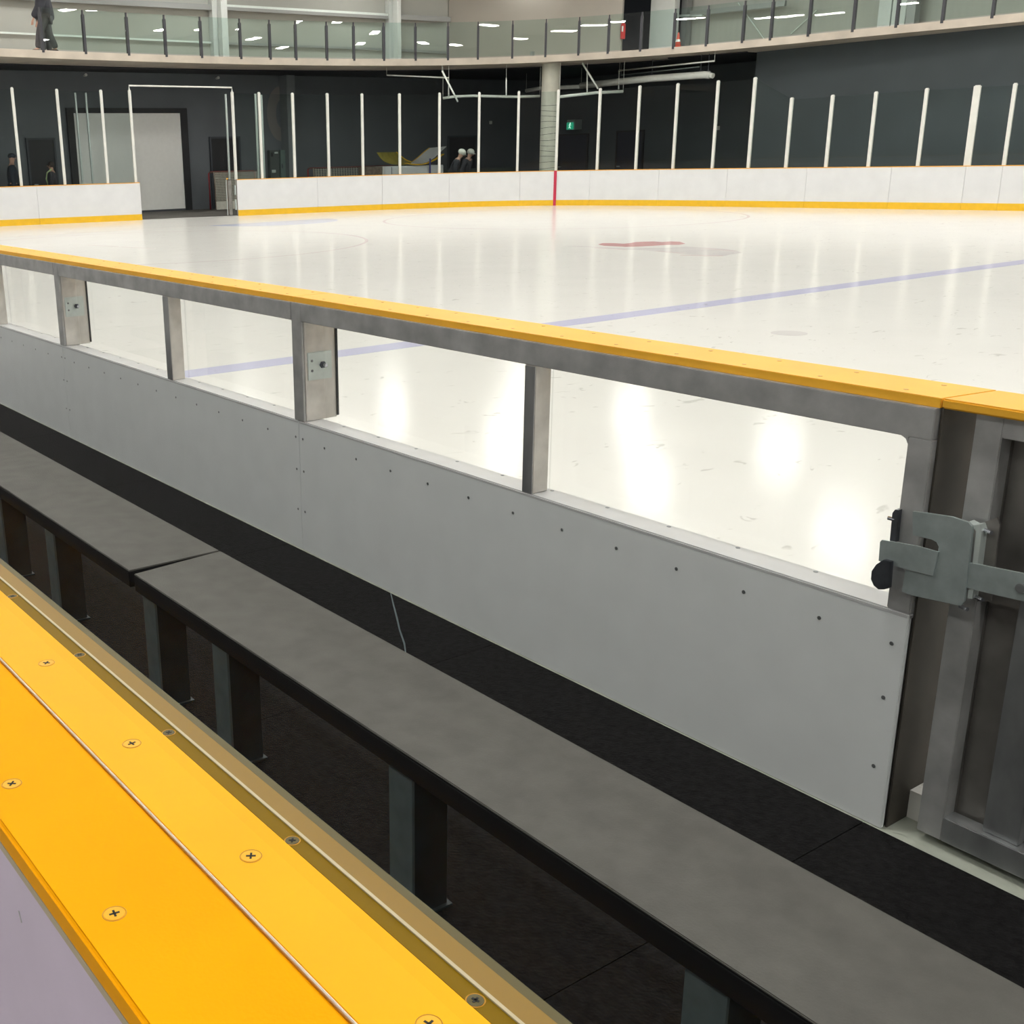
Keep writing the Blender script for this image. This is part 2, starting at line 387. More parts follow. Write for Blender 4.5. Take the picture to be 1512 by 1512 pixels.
# upper storey walls
UX = -42.0
c1 = PX(664, 60, UX); c2 = PD(918, 60, 47)
wallbox('wall_left', UX-0.3, UX, -9, c1.y, 4.7, 9.7, 'upper')
mbw = MB().beam((c1.x, c1.y, 7.2), (c2.x, c2.y, 7.2), 0.25, 5.0); struct(mbw.build('wall_back', 'upperb'))
c3 = PD(962, 60, 47.5)
wallbox('wall_back', -50, c3.x+2, 45.4, 45.7, 4.7, 9.7, 'black')
mbw = MB().beam((c3.x, c3.y, 7.2), (c3.x+1.2, c3.y+0.05, 7.2), 0.3, 5.0); struct(mbw.build('wall_back', 'upperl'))
wallbox('wall_right', c3.x+1.0, 22, c3.y+1.0, c3.y+1.3, 4.7, 9.7, 'upper')
UY = c3.y+1.0

# pilaster and painted round numeral on the left lower wall
a, b = PX(424,150,WX+.5).y, PX(436,150,WX+.5).y
struct(MB().box(WX, WX+.5, a, b, -0.012, 4.46).build('trim_1', 'pilaster'))
mb = MB(); n = 40
oc_, ri = (22.88, 3.17), None
for k in range(n):
    a0, a1 = 2*math.pi*k/n, 2*math.pi*(k+1)/n
    q = []
    for aa, (ry, rz) in ((a0,(.20,.47)),(a1,(.20,.47)),(a1,(.58,.94)),(a0,(.58,.94))):
        q.append((WX+0.012, oc_[0]+ry*math.cos(aa), oc_[1]+rz*math.sin(aa)))
    mb.bm.faces.new([mb.bm.verts.new(p) for p in q])
g = mb.build('wall_graphic', 'graphic'); tag(g, 'large dark grey oval ring painted on the dark wall beside the pilaster', 'wall graphic')

# ================================================================== BALCONY
BAL = spline([(-31.6,-2),(-32.3,4),(-32.95,10),(-33.4,13.5),(-33.65,17.5),(-33.5,21),(-32.75,24.6),(-31.5,27.1),(-30.0,28.75),(-28,30.05),(-25.4,30.95),(-22.7,31.35),(-19.7,31.6),(-16.2,31.95),(-10,32.3),(0,32.6),(12,32.8)], 0.15)
BLN = normals(BAL)
if BLN[80].dot(Vector((-1,0,0))) < 0: BLN = [-n_ for n_ in BLN]
ZB, ZT = 4.5, 4.71
poly = [(p.x,p.y) for p in BAL] + [(12,UY+.5),(-46,UY+.5),(-46,-2)]
bs = MB().prism(poly, ZB, ZT, lambda u,v,w: Vector((u,v,w))).build('balcony_slab', 'concrete')
tag(bs, 'long curved concrete balcony slab running above the far boards', 'balcony')
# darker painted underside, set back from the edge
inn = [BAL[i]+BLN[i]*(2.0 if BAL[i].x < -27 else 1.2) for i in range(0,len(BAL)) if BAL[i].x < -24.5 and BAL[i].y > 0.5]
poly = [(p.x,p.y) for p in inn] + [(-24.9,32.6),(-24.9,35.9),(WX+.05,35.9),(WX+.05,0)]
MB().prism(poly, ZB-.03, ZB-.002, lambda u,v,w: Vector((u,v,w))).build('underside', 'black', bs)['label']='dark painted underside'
# column
cc = PD(810, 240, 40)
col = MB().tube([(cc.x,cc.y,-0.012),(cc.x,cc.y,2.2),(cc.x,cc.y,ZB)], 0.315, 32)
t = thing('concrete_column', (cc.x,cc.y,-0.012), 'round pale concrete column holding up the curved balcony', 'column')
col.build('shaft', 'concretel', t, smooth=False)
for k in range(13):
    z = 0.9+k*0.19
    pts = [(cc.x+0.318*math.cos(a_), cc.y+0.318*math.sin(a_), z+0.03*math.sin(a_+k)) for a_ in [2*math.pi*j/24 for j in range(25)]]
    MB().tube(pts, 0.006, 5).build('spiral_seam', 'legd', t)

# railing posts + glass
rp = [(57.5,10.3,64,74),(121.8,14.3,127,76),(183,18.3,188.4,78.4),(242,21.8,246,80.4),(297.6,25,301.6,82),(352.6,28.2,355.2,84.3),(395,30.2,396.8,85.3),(436,32.3,437.5,86.7),(479.6,34,480.4,87.7),(524.2,35.7,524.6,88.3),(569,34,569.4,88.3),(615.5,36.3,615.7,88),(662,36,662,87.3),(709.5,34,709,85.7),(758,32.7,757,84.7),(806,30,804.4,82.3),(854.4,27,852.4,80.4),(903,23.6,900.5,77.6),(952,20,948.5,74),(1000.6,14.6,997,70),(1049,9,1045,65),(1096.6,2,1092.5,60.7),(0,0,1138,55),(0,0,1196,48),(0,0,1259,41),(0,0,1322,33.5),(0,0,1391,26.3),(0,0,1463.6,19),(0,0,1540,12)]
RI = [idx_at(BAL, q[2], ZT) for q in rp]
for k, i in enumerate(RI):
    p = BAL[i]; nrm = BLN[i]; c = p+nrm*0.03
    mb = MB()
    d = Vector((-nrm.y,nrm.x,0))
    mb.beam((c.x,c.y,ZT-.06),(c.x,c.y,ZT+1.0),0.07,0.10,up=(nrm.x,nrm.y,0))
    mb.beam((c.x,c.y,ZT+1.0),(c.x,c.y,ZT+1.12),0.04,0.05,up=(nrm.x,nrm.y,0))
    mb.beam((c.x,c.y,ZT-.12),(c.x,c.y,ZT-.05),0.04,0.05,up=(nrm.x,nrm.y,0))
    o = mb.build('railing_post', 'railp')
    tag(o, 'short dark balcony railing post, %s from the left along the balcony edge' % ORD[k] if k < 27 else 'short dark balcony railing post near the right end of the balcony edge' if k == 27 else 'dark railing post at the far right end of the balcony edge', 'railing post', 'balcony railing posts')
for k in range(len(RI)-1):
    i0, i1 = RI[k], RI[k+1]
    if i1-i0 < 2: continue
    A = off(BAL, BLN, i0, i1, 0.005); B = off(BAL, BLN, i0, i1, 0.017)
    # flat pane between posts
    dd = (A[-1]-A[0]).normalized()*0.045
    A = [A[0]+dd,A[-1]-dd]; B=[B[0]+dd,B[-1]-dd]
    o = MB().strip(A, B, ZT+.03, ZT+1.12).build('railing_glass_sheet', 'rglass')
    tag(o, 'clear balcony railing pane between the %s and %s dark posts from the left' % (ORD[min(k,26)], ORD[min(k+1,26)] if k+1 < 27 else 'last'), 'glass pane', 'balcony railing panes')

# ================================================================== FAR BOARDS
ZC = 1.07
posts = [(-31,None,0),(32.8,273,130),(98.4,272,132.3),(161.9,269.8,133.6),(203.2,269.3,133.6),(347.9,264.6,136.2),(386,263.5,137),(435.6,262,138),(486.9,260.8,138.6),(538.2,258.7,138.9),(591.6,256.6,138.9),(647.7,256,137.8),(704.9,254.8,136.8),(762.2,253,135.4),(820.3,252.6,133.3),(878.3,251.3,131),(935.9,250,127.2),(992.8,249.2,123.8),(1048.4,249.2,119.8),(1102.3,248.7,115),(1159,248,145),(1219,247.4,141),(1283,246,136.2),(1351,245.5,131.2),(1425.8,243.9,127),(1481.8,243.9,123.8),(1560,243,118)]
G0 = idx_at(BOARD, 209, 0.2); G1 = idx_at(BOARD, 351, 0.2)
seams = [(-120,None),(58,None),(209,'gate')]
seg1 = [idx_at(BOARD,-160,.5), idx_at(BOARD, 58.5, .5), G0]
seg2 = [G1]+[idx_at(BOARD, x, .5) for x in (470,563,662,766,869,972,1072,1190,1312,1421,1478)]+[idx_at(BOARD, 1560, .5), len(BOARD)-1]
segs = [(seg1[i],seg1[i+1]) for i in range(2)]+[(seg2[i],seg2[i+1]) for i in range(len(seg2)-1)]
blab = ['white dasher board panel at the far left, cut by the photo edge','long white dasher board panel just left of the open rink gate','white dasher board panel just right of the open rink gate',
 'white dasher board panel in front of the red goal net','white dasher board panel in front of the curved yellow-edged sheets','white dasher board panel in front of the two people in helmets','white dasher board panel left of and touching the red stripe seam column','white dasher board panel just right of the red stripe','white dasher board panel below the big white pipe','white dasher board panel under the right end of the big white pipe','white dasher board panel below the step from tall to short glass','white scuffed dasher board panel, second left of the thick white post','white dasher board panel ending at the thick white post','narrow white access door in the dasher boards under the thick white post','white dasher board panel at the right edge of the photo','far side dasher boards continuing past the right edge of the photo']
for k,(i0,i1) in enumerate(segs):
    p = BOARD[i0]+BN[i0]*0.1
    isdoor = (k == 13)
    t = thing('dasher_door' if isdoor else 'dasher_board', (p.x,p.y,0), blab[min(k,len(blab)-1)], 'door' if isdoor else 'boards', None if isdoor else 'far dasher boards')
    j0, j1 = i0, i1
    A = off(BOARD,BN,j0,j1,0.0); B = off(BOARD,BN,j0,j1,0.10)
    # hairline joint: pull ends in
    def trim(L):
        L = list(L)
        if len(L) > 2:
            L[0] = L[0]+(L[1]-L[0]).normalized()*0.003; L[-1] = L[-1]-(L[-1]-L[-2]).normalized()*0.003
        return L
    A, B = trim(A), trim(B)
    MB().strip(A,B,0.17,ZC-.02).build('facing','white',t)
    A2 = trim(off(BOARD,BN,j0,j1,-0.012)); MB().strip(A2,B,0.0005,0.17).build('kick_plate','kick',t)['label']='yellow kick plate'
    A3 = trim(off(BOARD,BN,j0,j1,-0.012)); B3 = trim(off(BOARD,BN,j0,j1,0.13)); MB().strip(A3,B3,ZC-.02,ZC).build('cap_rail','orange',t)['label']='orange yellow cap rail'
    if k == 6:
        i = idx_at(BOARD, 819, .5); nn = BN[i]; q = BOARD[i]-nn*0.014; dd = Vector((-nn.y,nn.x,0))
        MB().beam((q.x,q.y,0.0),(q.x,q.y,ZC),0.09,0.008,up=(nn.x,nn.y,0)).build('red_stripe','redline',t)['label']='red stripe'
    if k == 7:
        pass
# gate: threshold, end posts, open gate leaf, overhead bar
pa, pb = BOARD[G0], BOARD[G1]
struct(MB().strip([pa+BN[G0]*0.0, pb+BN[G1]*0.0],[pa+BN[G0]*0.22, pb+BN[G1]*0.22],-0.01,0.004).build('trim_2','ledge'))
# open rink gate leaf seen end-on
d = (pa-pb).normalized(); nn = BN[G1]
t = thing('rink_gate', (pb.x+nn.x*.3, pb.y+nn.y*.3, 0), 'rink gate leaf swung open beside the right side of the opening', 'gate')
nn = Vector((pb.x,pb.y,0)).normalized(); h0 = pb+nn*0.12+d*0.30
MB().strip([h0, h0+nn*1.6],[h0+d*0.03, h0+nn*1.6+d*0.03],0.02,ZC).build('facing','brown',t)
MB().strip([h0-d*0.12, h0+nn*1.6-d*0.12],[h0-d*0.02, h0+nn*1.6-d*0.02],0.02,ZC-.03).build('frame','alud',t)
MB().strip([h0-d*0.02-nn*.01, h0+nn*1.6-d*0.02-nn*.01],[h0+d*0.035-nn*.01, h0+nn*1.6+d*0.035-nn*.01],ZC,ZC+.02).build('cap_rail','yellow2',t)
MB().beam(h0+d*0.035+Vector((0,0,.02)), h0+d*0.035+Vector((0,0,ZC)),0.02,0.03).build('edge_strip','upperl',t)
for z0,z1 in ((.18,.48),(.62,.9)):
    MB().beam(pb+nn*0.03+d*0.06+Vector((0,0,z0)), pb+nn*0.03+d*0.06+Vector((0,0,z1)),0.05,0.05).build('hinge','zincl',t)
MB().strip([pb-d*0.0, pb+nn*0.1-d*0.0],[pb+d*0.035, pb+nn*0.1+d*0.035],0.0,ZC).build('jamb','alud',t)
def top_h(P, py):
    lo, hi = 1.2, 5.0
    for _ in range(30):
        m_ = (lo+hi)/2
        if scr((P.x,P.y,m_))[1] > py: lo = m_
        else: hi = m_
    return lo
PI_ = []
for k,(px,pb_,pt) in enumerate(posts):
    i = idx_at(BOARD, px, ZC); p = BOARD[i]+BN[i]*0.06
    h = 3.7 if k == 0 else top_h(p, pt)
    PI_.append((i,h))
    w = 0.075
    if k == 24: w = 0.16
    if k >= 19 and k != 24: w = 0.085
    mb = MB().beam((p.x,p.y,ZC),(p.x,p.y,h),w,0.07,up=(BN[i].x,BN[i].y,0))
    mb.beam((p.x,p.y,h),(p.x,p.y,h+.02),w*.7,0.05,up=(BN[i].x,BN[i].y,0))
    o = mb.build('glass_post','post')
    if k == 24: lab = 'thick white post on the dasher boards, the widest of all near the right'
    elif k == 4: lab = 'tall white glass post at the left side of the open rink gate'
    elif k == 5: lab = 'tall white glass post at the right side of the open rink gate'
    elif k < 4: lab = 'tall white glass post, %s to the left of the open gate' % ORD[3-k+0] if k>0 else 'tall white glass post beyond the left photo edge'
    elif k < 20: lab = 'tall white glass post, %s to the right of the gate opening' % ORD[k-6]
    elif k < 24: lab = 'short white glass post, %s after the glass steps down' % ORD[k-20]
    elif k == 25: lab = 'short white glass post just right of the thick white post'
    else: lab = 'short white glass post at the far right photo edge'
    tag(o, lab, 'post', 'rink glass posts')
for k in range(len(PI_)-1):
    if k == 4: continue
    (i0,h0_),(i1,h1_) = PI_[k], PI_[k+1]
    if i1-i0 < 2: continue
    s0 = BOARD[i0]+BN[i0]*0.054; s1 = BOARD[i1]+BN[i1]*0.054; dd = (s1-s0).normalized(); wd = Vector((-dd.y,dd.x,0))*0.012
    if wd.dot(BN[i0]) < 0: wd = -wd
    g0 = 0.085 if k == 24 else 0.046; g1 = 0.085 if k == 23 else 0.046
    a_ = s0+dd*g0; b_ = s1-dd*g1; c_ = b_+wd; e_ = a_+wd
    mb = MB(); t0, t1 = h0_-.03, h1_-.03
    if k == 19: t0, t1 = h0_-.03, h1_+.0
    vs = [mb.bm.verts.new(v) for v in ((a_.x,a_.y,ZC),(b_.x,b_.y,ZC),(b_.x,b_.y,t1),(a_.x,a_.y,t0),(e_.x,e_.y,ZC),(c_.x,c_.y,ZC),(c_.x,c_.y,t1),(e_.x,e_.y,t0))]
    for f in ((0,1,2,3),(7,6,5,4),(0,4,5,1),(1,5,6,2),(2,6,7,3),(3,7,4,0)): mb.bm.faces.new([vs[q] for q in f])
    o = mb.build('glass_sheet','glass')
    if k < 4: lab = 'clear rink glass sheet left of the open gate, %s sheet from the gate' % ORD[3-k]
    elif k < 19: lab = 'clear tall rink glass sheet, %s to the right of the gate' % ORD[k-5]
    elif k == 19: lab = 'clear rink glass sheet with slanting top stepping from tall to short'
    else: lab = 'clear short rink glass sheet, %s after the slanting one' % ORD[k-20]
    tag(o, lab, 'glass sheet', 'rink glass sheets')
# overhead bar over gate
i4, h4 = PI_[4]; i5, h5 = PI_[5]
p4 = BOARD[i4]+BN[i4]*0.06; p5 = BOARD[i5]+BN[i5]*0.06
o = MB().tube([(p4.x,p4.y,h4+.02),(p4.x,p4.y,h4+.13),(p5.x,p5.y,h5+.13),(p5.x,p5.y,h5+.02)],0.022,8).build('overhead_bar','post')
tag(o,'thin white bar spanning over the open rink gate','bar')
# second row of posts behind the glass (bench / hallway glazing)
for n_,(x0,y0,x1,y1,D,lab) in enumerate([(111,137,122,270,36.5,'thin grey post behind the glass left of the roller door middle'),(127,137,137,268,36.5,'thin grey post seen in front of the left half of the roller door'),(333,139,339,264,37.0,'thin grey post just left of the gate right post'),(375.5,138.5,382,263,37,'thin pale post hugging the left side of the white glass post before the oval ring'),(385,140,390.5,263,37,'thin grey post hugging the right side of the white glass post before the oval ring')]):
    b_ = PD(x1,y1,D)
    zt = top_h(b_, y0)
    o = MB().beam((b_.x,b_.y,-.012),(b_.x,b_.y,zt),0.05,0.05).build('inner_post','zincl'); tag(o,lab,'post','thin posts behind the glass')

# roller door
t = thing('roller_door',(WX+.05,17.0,-.012),'closed pale grey roller door with dark frame behind the open gate','door')
MB().box(WX+.02,WX+.07,14.95,18.8,0.02,3.2).build('curtain','roll',t)
f = MB(); f.box(WX+.01,WX+.12,14.72,14.95,-.012,3.36); f.box(WX+.01,WX+.12,18.8,19.05,-.012,3.36); f.box(WX+.01,WX+.12,14.95,18.8,3.2,3.36)
f.build('frame','black',t)
MB().box(WX+.02,WX+.09,14.95,18.8,-.012,.05).build('bottom_bar','steel',t)
# dark doors
def ddoor(y0,y1,z1,lab):
    t = thing('dark_door',(WX+.05,(y0+y1)/2,-.012),lab,'door')
    MB().box(WX+.01,WX+.06,y0,y1,-.012,z1).build('leaf','black',t); MB().box(WX+.01,WX+.09,y0-.06,y0,-.012,z1+.06).box(WX+.01,WX+.09,y1,y1+.06,-.012,z1+.06).box(WX+.01,WX+.09,y0,y1,z1,z1+.06).build('frame','darkb',t)
    MB().box(WX+.06,WX+.12,y0+.08,y0+.2,1.0,1.03).build('handle','zinc',t)
ddoor(13.35,14.2,2.39,'black door behind the bareheaded person at far left')
ddoor(19.95,21.05,2.36,'black door behind the goal net at the right of the roller door')
def ydoor(x0,x1,z1,lab):
    Y = 36.0
    t = thing('navy_door',((x0+x1)/2,Y-.05,-.012),lab,'door')
    MB().box(x0,x1,Y-.06,Y-.01,-.012,z1).build('leaf','navy',t); MB().box(x0-.06,x0,Y-.09,Y-.01,-.012,z1+.06).box(x1,x1+.06,Y-.09,Y-.01,-.012,z1+.06).box(x0,x1,Y-.09,Y-.01,z1,z1+.06).build('frame','black',t)
    MB().box(x0+.06,x0+.18,Y-.12,Y-.06,1.0,1.04).build('handle','zinc',t)
q0, q1 = PY(827,199,36), PY(869,199,36); ydoor(max(WX+.1,q0.x),q1.x,q1.z,'dark navy door below the green exit sign')
q0, q1 = PY(914,194,36), PY(951,194,36); ydoor(q0.x,q1.x,q1.z,'dark navy door to the right of the exit sign')
q0, q1 = PX(662,203,WX), PX(700,203,WX); ddoor(q0.y,q1.y,q0.z,'black doorway behind the two people in helmets')
# exit sign
a_, b_ = PY(837,177,35.6), PY(848.5,191,35.6)
t = thing('exit_sign',((a_.x+b_.x)/2,35.65,b_.z),'small green running figure exit sign on the dark wall','sign')
MB().box(a_.x,b_.x,35.62,36.0,b_.z,a_.z).build('housing','zincl',t)
MB().box(a_.x,a_.x+(b_.x-a_.x)*.8,35.60,35.62,b_.z,b_.z+(a_.z-b_.z)*.72).build('face','green_e',t)
cx_, cz_ = a_.x+(b_.x-a_.x)*.4, b_.z+(a_.z-b_.z)*.32
m_ = MB(); m_.sphere((cx_+.02,35.595,cz_+.12),0.025,u=8,v=6)
m_.beam((cx_,35.597,cz_+.09),(cx_-.01,35.597,cz_),0.035,.01).beam((cx_-.01,35.597,cz_),(cx_+.05,35.597,cz_-.08),0.025,.01).beam((cx_-.01,35.597,cz_),(cx_-.06,35.597,cz_-.07),0.025,.01).beam((cx_,35.597,cz_+.08),(cx_+.07,35.597,cz_+.04),0.018,.01).beam((cx_,35.597,cz_+.08),(cx_-.06,35.597,cz_+.04),0.018,.01)
m_.build('pictogram','white_e',t)
# wall boxes
def wbox(px,py,Y,w,h,m,name,lab,cat,plane='Y'):
    p = PY(px,py,Y) if plane=='Y' else PX(px,py,Y)
    mb = MB()
    if plane=='Y': mb.box(p.x-w/2,p.x+w/2,Y-.05,Y,p.z-h/2,p.z+h/2)
    else: mb.box(Y,Y+.05,p.y-w/2,p.y+w/2,p.z-h/2,p.z+h/2)
    tag(mb.build(name,m,bevel=.006),lab,cat)
wbox(1061,189,36.0,.13,.14,'post','wall_box','small square white box on the dark wall near the right end of the recess','wall box')
wbox(724,181,WX,.12,.12,'post','wall_box','small white box high on the dark wall behind the two helmets','wall box','X')
wbox(535.5,204,WX,.08,.16,'post','wall_box','small white box on the dark wall behind the third post past the gate','wall box','X')
# electrical cabinets
p0, p1 = PX(394,222,WX), PX(418,222,WX)
t = thing('electrical_cabinet',(WX+.1,p0.y+.2,0.3),'dark grey electrical cabinet with small dials on the dark wall','cabinet')
MB().box(WX+.01,WX+.2,p0.y,p0.y+.40,0.9,p0.z).build('body','greyb',t,bevel=.01)
MB().box(WX+.2,WX+.22,p0.y+.05,p0.y+.13,p0.z-.22,p0.z-.08).build('switch','black',t)
MB().box(WX+.2,WX+.21,p0.y+.2,p0.y+.34,p0.z-.12,p0.z-.06).build('name_plate','zincl',t)
MB().box(WX+.2,WX+.21,p0.y+.06,p0.y+.22,1.15,1.25).build('label_plate','zincl',t)
t = thing('electrical_cabinet',(WX+.1,p0.y+.6,0.3),'pale green electrical cabinet, lighter one of the pair on the wall','cabinet')
MB().box(WX+.01,WX+.24,p0.y+.43,p0.y+.82,0.9,p0.z).build('body','green',t,bevel=.01)
MB().box(WX+.24,WX+.26,p0.y+.46,p0.y+.5,1.3,1.45).build('handle','steel',t)

# goals
def goal(y0,y1,X,lab,h=1.24,dep=0.9):
    t = thing('hockey_goal',(X,(y0+y1)/2,-.012),lab,'goal','hockey goals stored behind the boards')
    fr = MB(); fr.tube([(X-dep*.2,y0,-.0),(X-dep*.2,y0,h-.05),(X-dep*.2,y0+.05,h),(X-dep*.2,y1-.05,h),(X-dep*.2,y1,h-.05),(X-dep*.2,y1,0)],0.03,8)
    fr.build('frame','redm',t,smooth=True)
    X2 = X+.12
    bk = MB(); bk.tube([(X-dep*.2,y0,h),(X2,y0+.06,h),(X2,y1-.06,h),(X-dep*.2,y1,h)],0.016,8)
    bk.tube([(X2,y0+.06,h),(X2+.08,y0+.02,.02)],0.016,8).tube([(X2,y1-.06,h),(X2+.08,y1-.02,.02)],0.016,8)
    bk.build('back_frame','brown',t)
    nt_ = MB()
    ny, nz = 34, 22
    for a in range(ny+1):
        y = y0+.04+(y1-y0-.08)*a/ny; nt_.beam((X2,y,h),(X2+.06,y,.05),0.013,0.013)
    for b in range(nz+1):
        z = .05+(h-.05)*b/nz; x = X2+.06*(1-b/nz); nt_.beam((x,y0+.04,z),(x,y1-.04,z),0.013,0.013)
    nt_.build('net','net',t)
    MB().beam((X2+.12,y0+.02,.13),(X2+.12,y1-.02,.13),0.03,0.26).build('skirt','canvas',t)
pA = PX(316,260,-36.2); goal(pA.y, pA.y+1.83, -36.4, 'hockey goal with white base skirt seen through the gate opening')
pA = PX(463,250,-36.2); pB = PX(590,250,-36.2); goal(pA.y, pB.y, -36.4, 'hockey goal left of the curved yellow sheets, mostly hidden by boards', h=PX(520,247,-36.0).z)
# curved sheets on white block
X = -34.6
b0, b1 = PX(568,246,X), PX(655,245,X)
t = thing('white_block',(X-.3,(b0.y+b1.y)/2,-.012),'low white storage block under the curved yellow sheets','block')
MB().box(X-.7,X,b0.y,b1.y,-.012,b0.z).build('body','white',t,bevel=.02)
MB().box(X,X+.01,b0.y+.3,b0.y+.32,0,b0.z-.02).build('seam','steel',t)
q0,q1 = PX(541,246,X), PX(566,246,X)
o = MB().box(X-.5,X,q0.y,q1.y-.06,-.012,q0.z-.02).build('wooden_crate','brown'); tag(o,'brown timber stack standing left of the white block','timber')
o = MB().box(X-.1,X,q1.y-.03,q1.y+.02,-.012,q0.z-.01).build('white_plank','post'); tag(o,'narrow white plank standing between timber and white block','plank')
def sheet(pxs, X0, depth, m, lab, th=.02):
    pts = [PX(x,y,X0) for x,y in pxs]; pts = spline([(p.y,p.z) for p in pts],0.05)
    t = thing('curved_sheet',(X0-depth/2,pts[len(pts)//2].x,pts[len(pts)//2].y),lab,'sheet','curved sheets on the white block')
    mb = MB(); top=[];bot=[]
    n=len(pts)
    g=[[mb.bm.verts.new((x,p.x,p.y+dz)) for p in pts] for x in (X0,X0-depth) for dz in (0,th)]
    a0,a1,b0_,b1_=g
    for i in range(n-1):
        mb.bm.faces.new((a0[i],a0[i+1],a1[i+1],a1[i])); mb.bm.faces.new((b0_[i+1],b0_[i],b1_[i],b1_[i+1]))
        mb.bm.faces.new((a1[i],a1[i+1],b1_[i+1],b1_[i])); mb.bm.faces.new((a0[i+1],a0[i],b0_[i],b0_[i+1]))
    mb.bm.faces.new((a0[0],a1[0],b1_[0],b0_[0])); mb.bm.faces.new((a0[-1],b0_[-1],b1_[-1],a1[-1]))
    mb.build('panel',m,t)
    MB().tube([(X0+.01,p.x,p.y+th/2) for p in pts],0.022,6).build('edge_strip','kick',t)['label']='yellow edge strip'
sheet([(600,241.5),(612,243.3),(626,242.6),(640,237.5),(655,228)],X+.05,0.13,'kick','yellow edged curved sheet, lower and flatter one on the white block')
def loft(pa,pb,Xa,Xb,m,name,t):
    A = spline([(PX(x,y,Xa).y,PX(x,y,Xa).z) for x,y in pa],.05); B = spline([(PX(x,y,Xb).y,PX(x,y,Xb).z) for x,y in pb],.05)
    n = 24; A = [A[int(i*(len(A)-1)/n)] for i in range(n+1)]; B = [B[int(i*(len(B)-1)/n)] for i in range(n+1)]
    mb = MB(); g = []
    for dz in (0,-.015):
        g.append([[mb.bm.verts.new((Xa,p.x,p.y+dz)) for p in A],[mb.bm.verts.new((Xb,p.x,p.y+dz)) for p in B]])
    for i in range(n):
        for L in g: mb.bm.faces.new((L[0][i],L[0][i+1],L[1][i+1],L[1][i]))
        for e in (0,1): mb.bm.faces.new((g[0][e][i],g[0][e][i+1],g[1][e][i+1],g[1][e][i]))
    for i in (0,n): mb.bm.faces.new((g[0][0][i],g[0][1][i],g[1][1][i],g[1][0][i]))
    mb.build(name,m,t,smooth=False)
    MB().tube([(Xa+.01,p.x,p.y) for p in A],.02,6).build('edge_strip','kick',t)['label']='yellow edge strip'
q_ = PX(608,239,X-.3)
t = thing('curved_sheet',(X-.3,q_.y,q_.z),'large curved sheet, olive underside at left and white wing rising at right','sheet','curved sheets on the white block')
loft([(585,224.5),(593,231.5),(600,236.5),(608,239.5)],[(556,225),(566,237),(580,242),(600,243)],X-.9,X-.15,'olivey','left_wing',t)
loft([(608,239.5),(617,232.5),(626,224.5),(634,218.5)],[(606,241.5),(626,240),(640,233),(659,216)],X-.9,X-.15,'white','right_wing',t)
p_ = PX(635,234,X+.1)
o = MB().tube([(X+.1,p_.y,-.012),(X+.1,p_.y,p_.z)],.03,8).build('blue_pole','blue'); tag(o,'thin dark blue pole standing in front of the white block','pole')
# boxes low along the boards
q0,q1 = PX(656,249,-35.2),PX(760,249,-35.2)
o = MB().box(-35.5,-35.2,q0.y,q1.y,-.012,q0.z-.03).build('low_partition','greyb'); tag(o,'low dark partition behind the boards beside the two people in helmets','partition')

# pipes
def pipe(name,pts,r,lab,m='pipe',cat='pipe'):
    mb_ = MB().tube(pts,r,10)
    for P in ([pts[0]] if len(pts) < 3 else [pts[0],pts[-1]]):
        if P.z < ZB-.04: mb_.tube([P,(P.x,P.y,ZB-.002)],.007,5)
    o = mb_.build(name,m,smooth=True); tag(o,lab,cat); return o
Yp = 31.75
t = thing('duct_pipe',PY(870,131,Yp),'big white pipe hung below the right part of the balcony','pipe')
P_ = [PY(858,126.5,Yp),PY(960,116,Yp),PY(1040,110.5,Yp),PY(1048,111,Yp)]
MB().tube(P_,.11,16).build('body','pipe',t,smooth=True)
e_ = PY(1053,112,Yp); MB().tube([P_[-1],e_],[.08,.08],14).build('end_cap','pipe',t)
for x,y,y2 in ((962,84,121),(1034,82,116),(1045,80,116)):
    a_,b_ = PY(x,y,Yp),PY(x,y2,Yp); a_.z = min(a_.z,ZB)
    MB().tube([(b_.x,Yp,b_.z),(b_.x,Yp,ZB)],.012,6).tube([(b_.x+.13*math.cos(k*math.pi/8),Yp+.0,b_.z+.12+.13*math.sin(k*math.pi/8)) for k in range(17)],.012,6).build('hanger','steel',t)
pipe('drain_pipe',[PY(777,134,Yp),PY(800,130,Yp),PY(858,128,Yp)],.07,'white pipe behind the concrete column at balcony underside')
pipe('overhead_pipe',[PD(654,145,39.5),PD(672,142.5,39.5),PD(700,141.5,39.5),PD(760,143,39.5),PD(797,142,39.6)],.045,'thin white pipe running level left of the column')
pipe('overhead_pipe',[PD(826,143,38.7),PD(880,137,38.7),PD(920,135,38.7)],.05,'thin white pipe just right of the column at glass top')
pipe('conduit',[PD(571,111,39),PD(662.5,115,39),PD(662.5,143,39)],.025,'thin white conduit bending down at right, left of the column')
pipe('conduit',[PD(653,105,38.5),PD(676,150,38.5)],.03,'slanting white conduit below the balcony left of the column')
pipe('conduit',[PD(747.5,115,39),PD(747.5,142,39)],.022,'short upright white conduit midway between column and slanting conduit')
pipe('conduit',[PD(860,93.5,38.5),PD(883,131,38.5)],.03,'slanting white conduit right of the column')
pipe('conduit',[PD(867,106,39),PD(867,136,39)],.022,'short upright white conduit right of the column')
pipe('conduit',[PY(913.5,132,Yp-.4),PY(913.5,104.5,Yp-.4),PY(1055,90,Yp-.4)],.024,'long thin white conduit above the big white pipe')
pipe('conduit',[PY(917,111,Yp+.3),PY(1033,98.5,Yp+.3)],.02,'thin grey conduit between long conduit and big pipe','zinc')
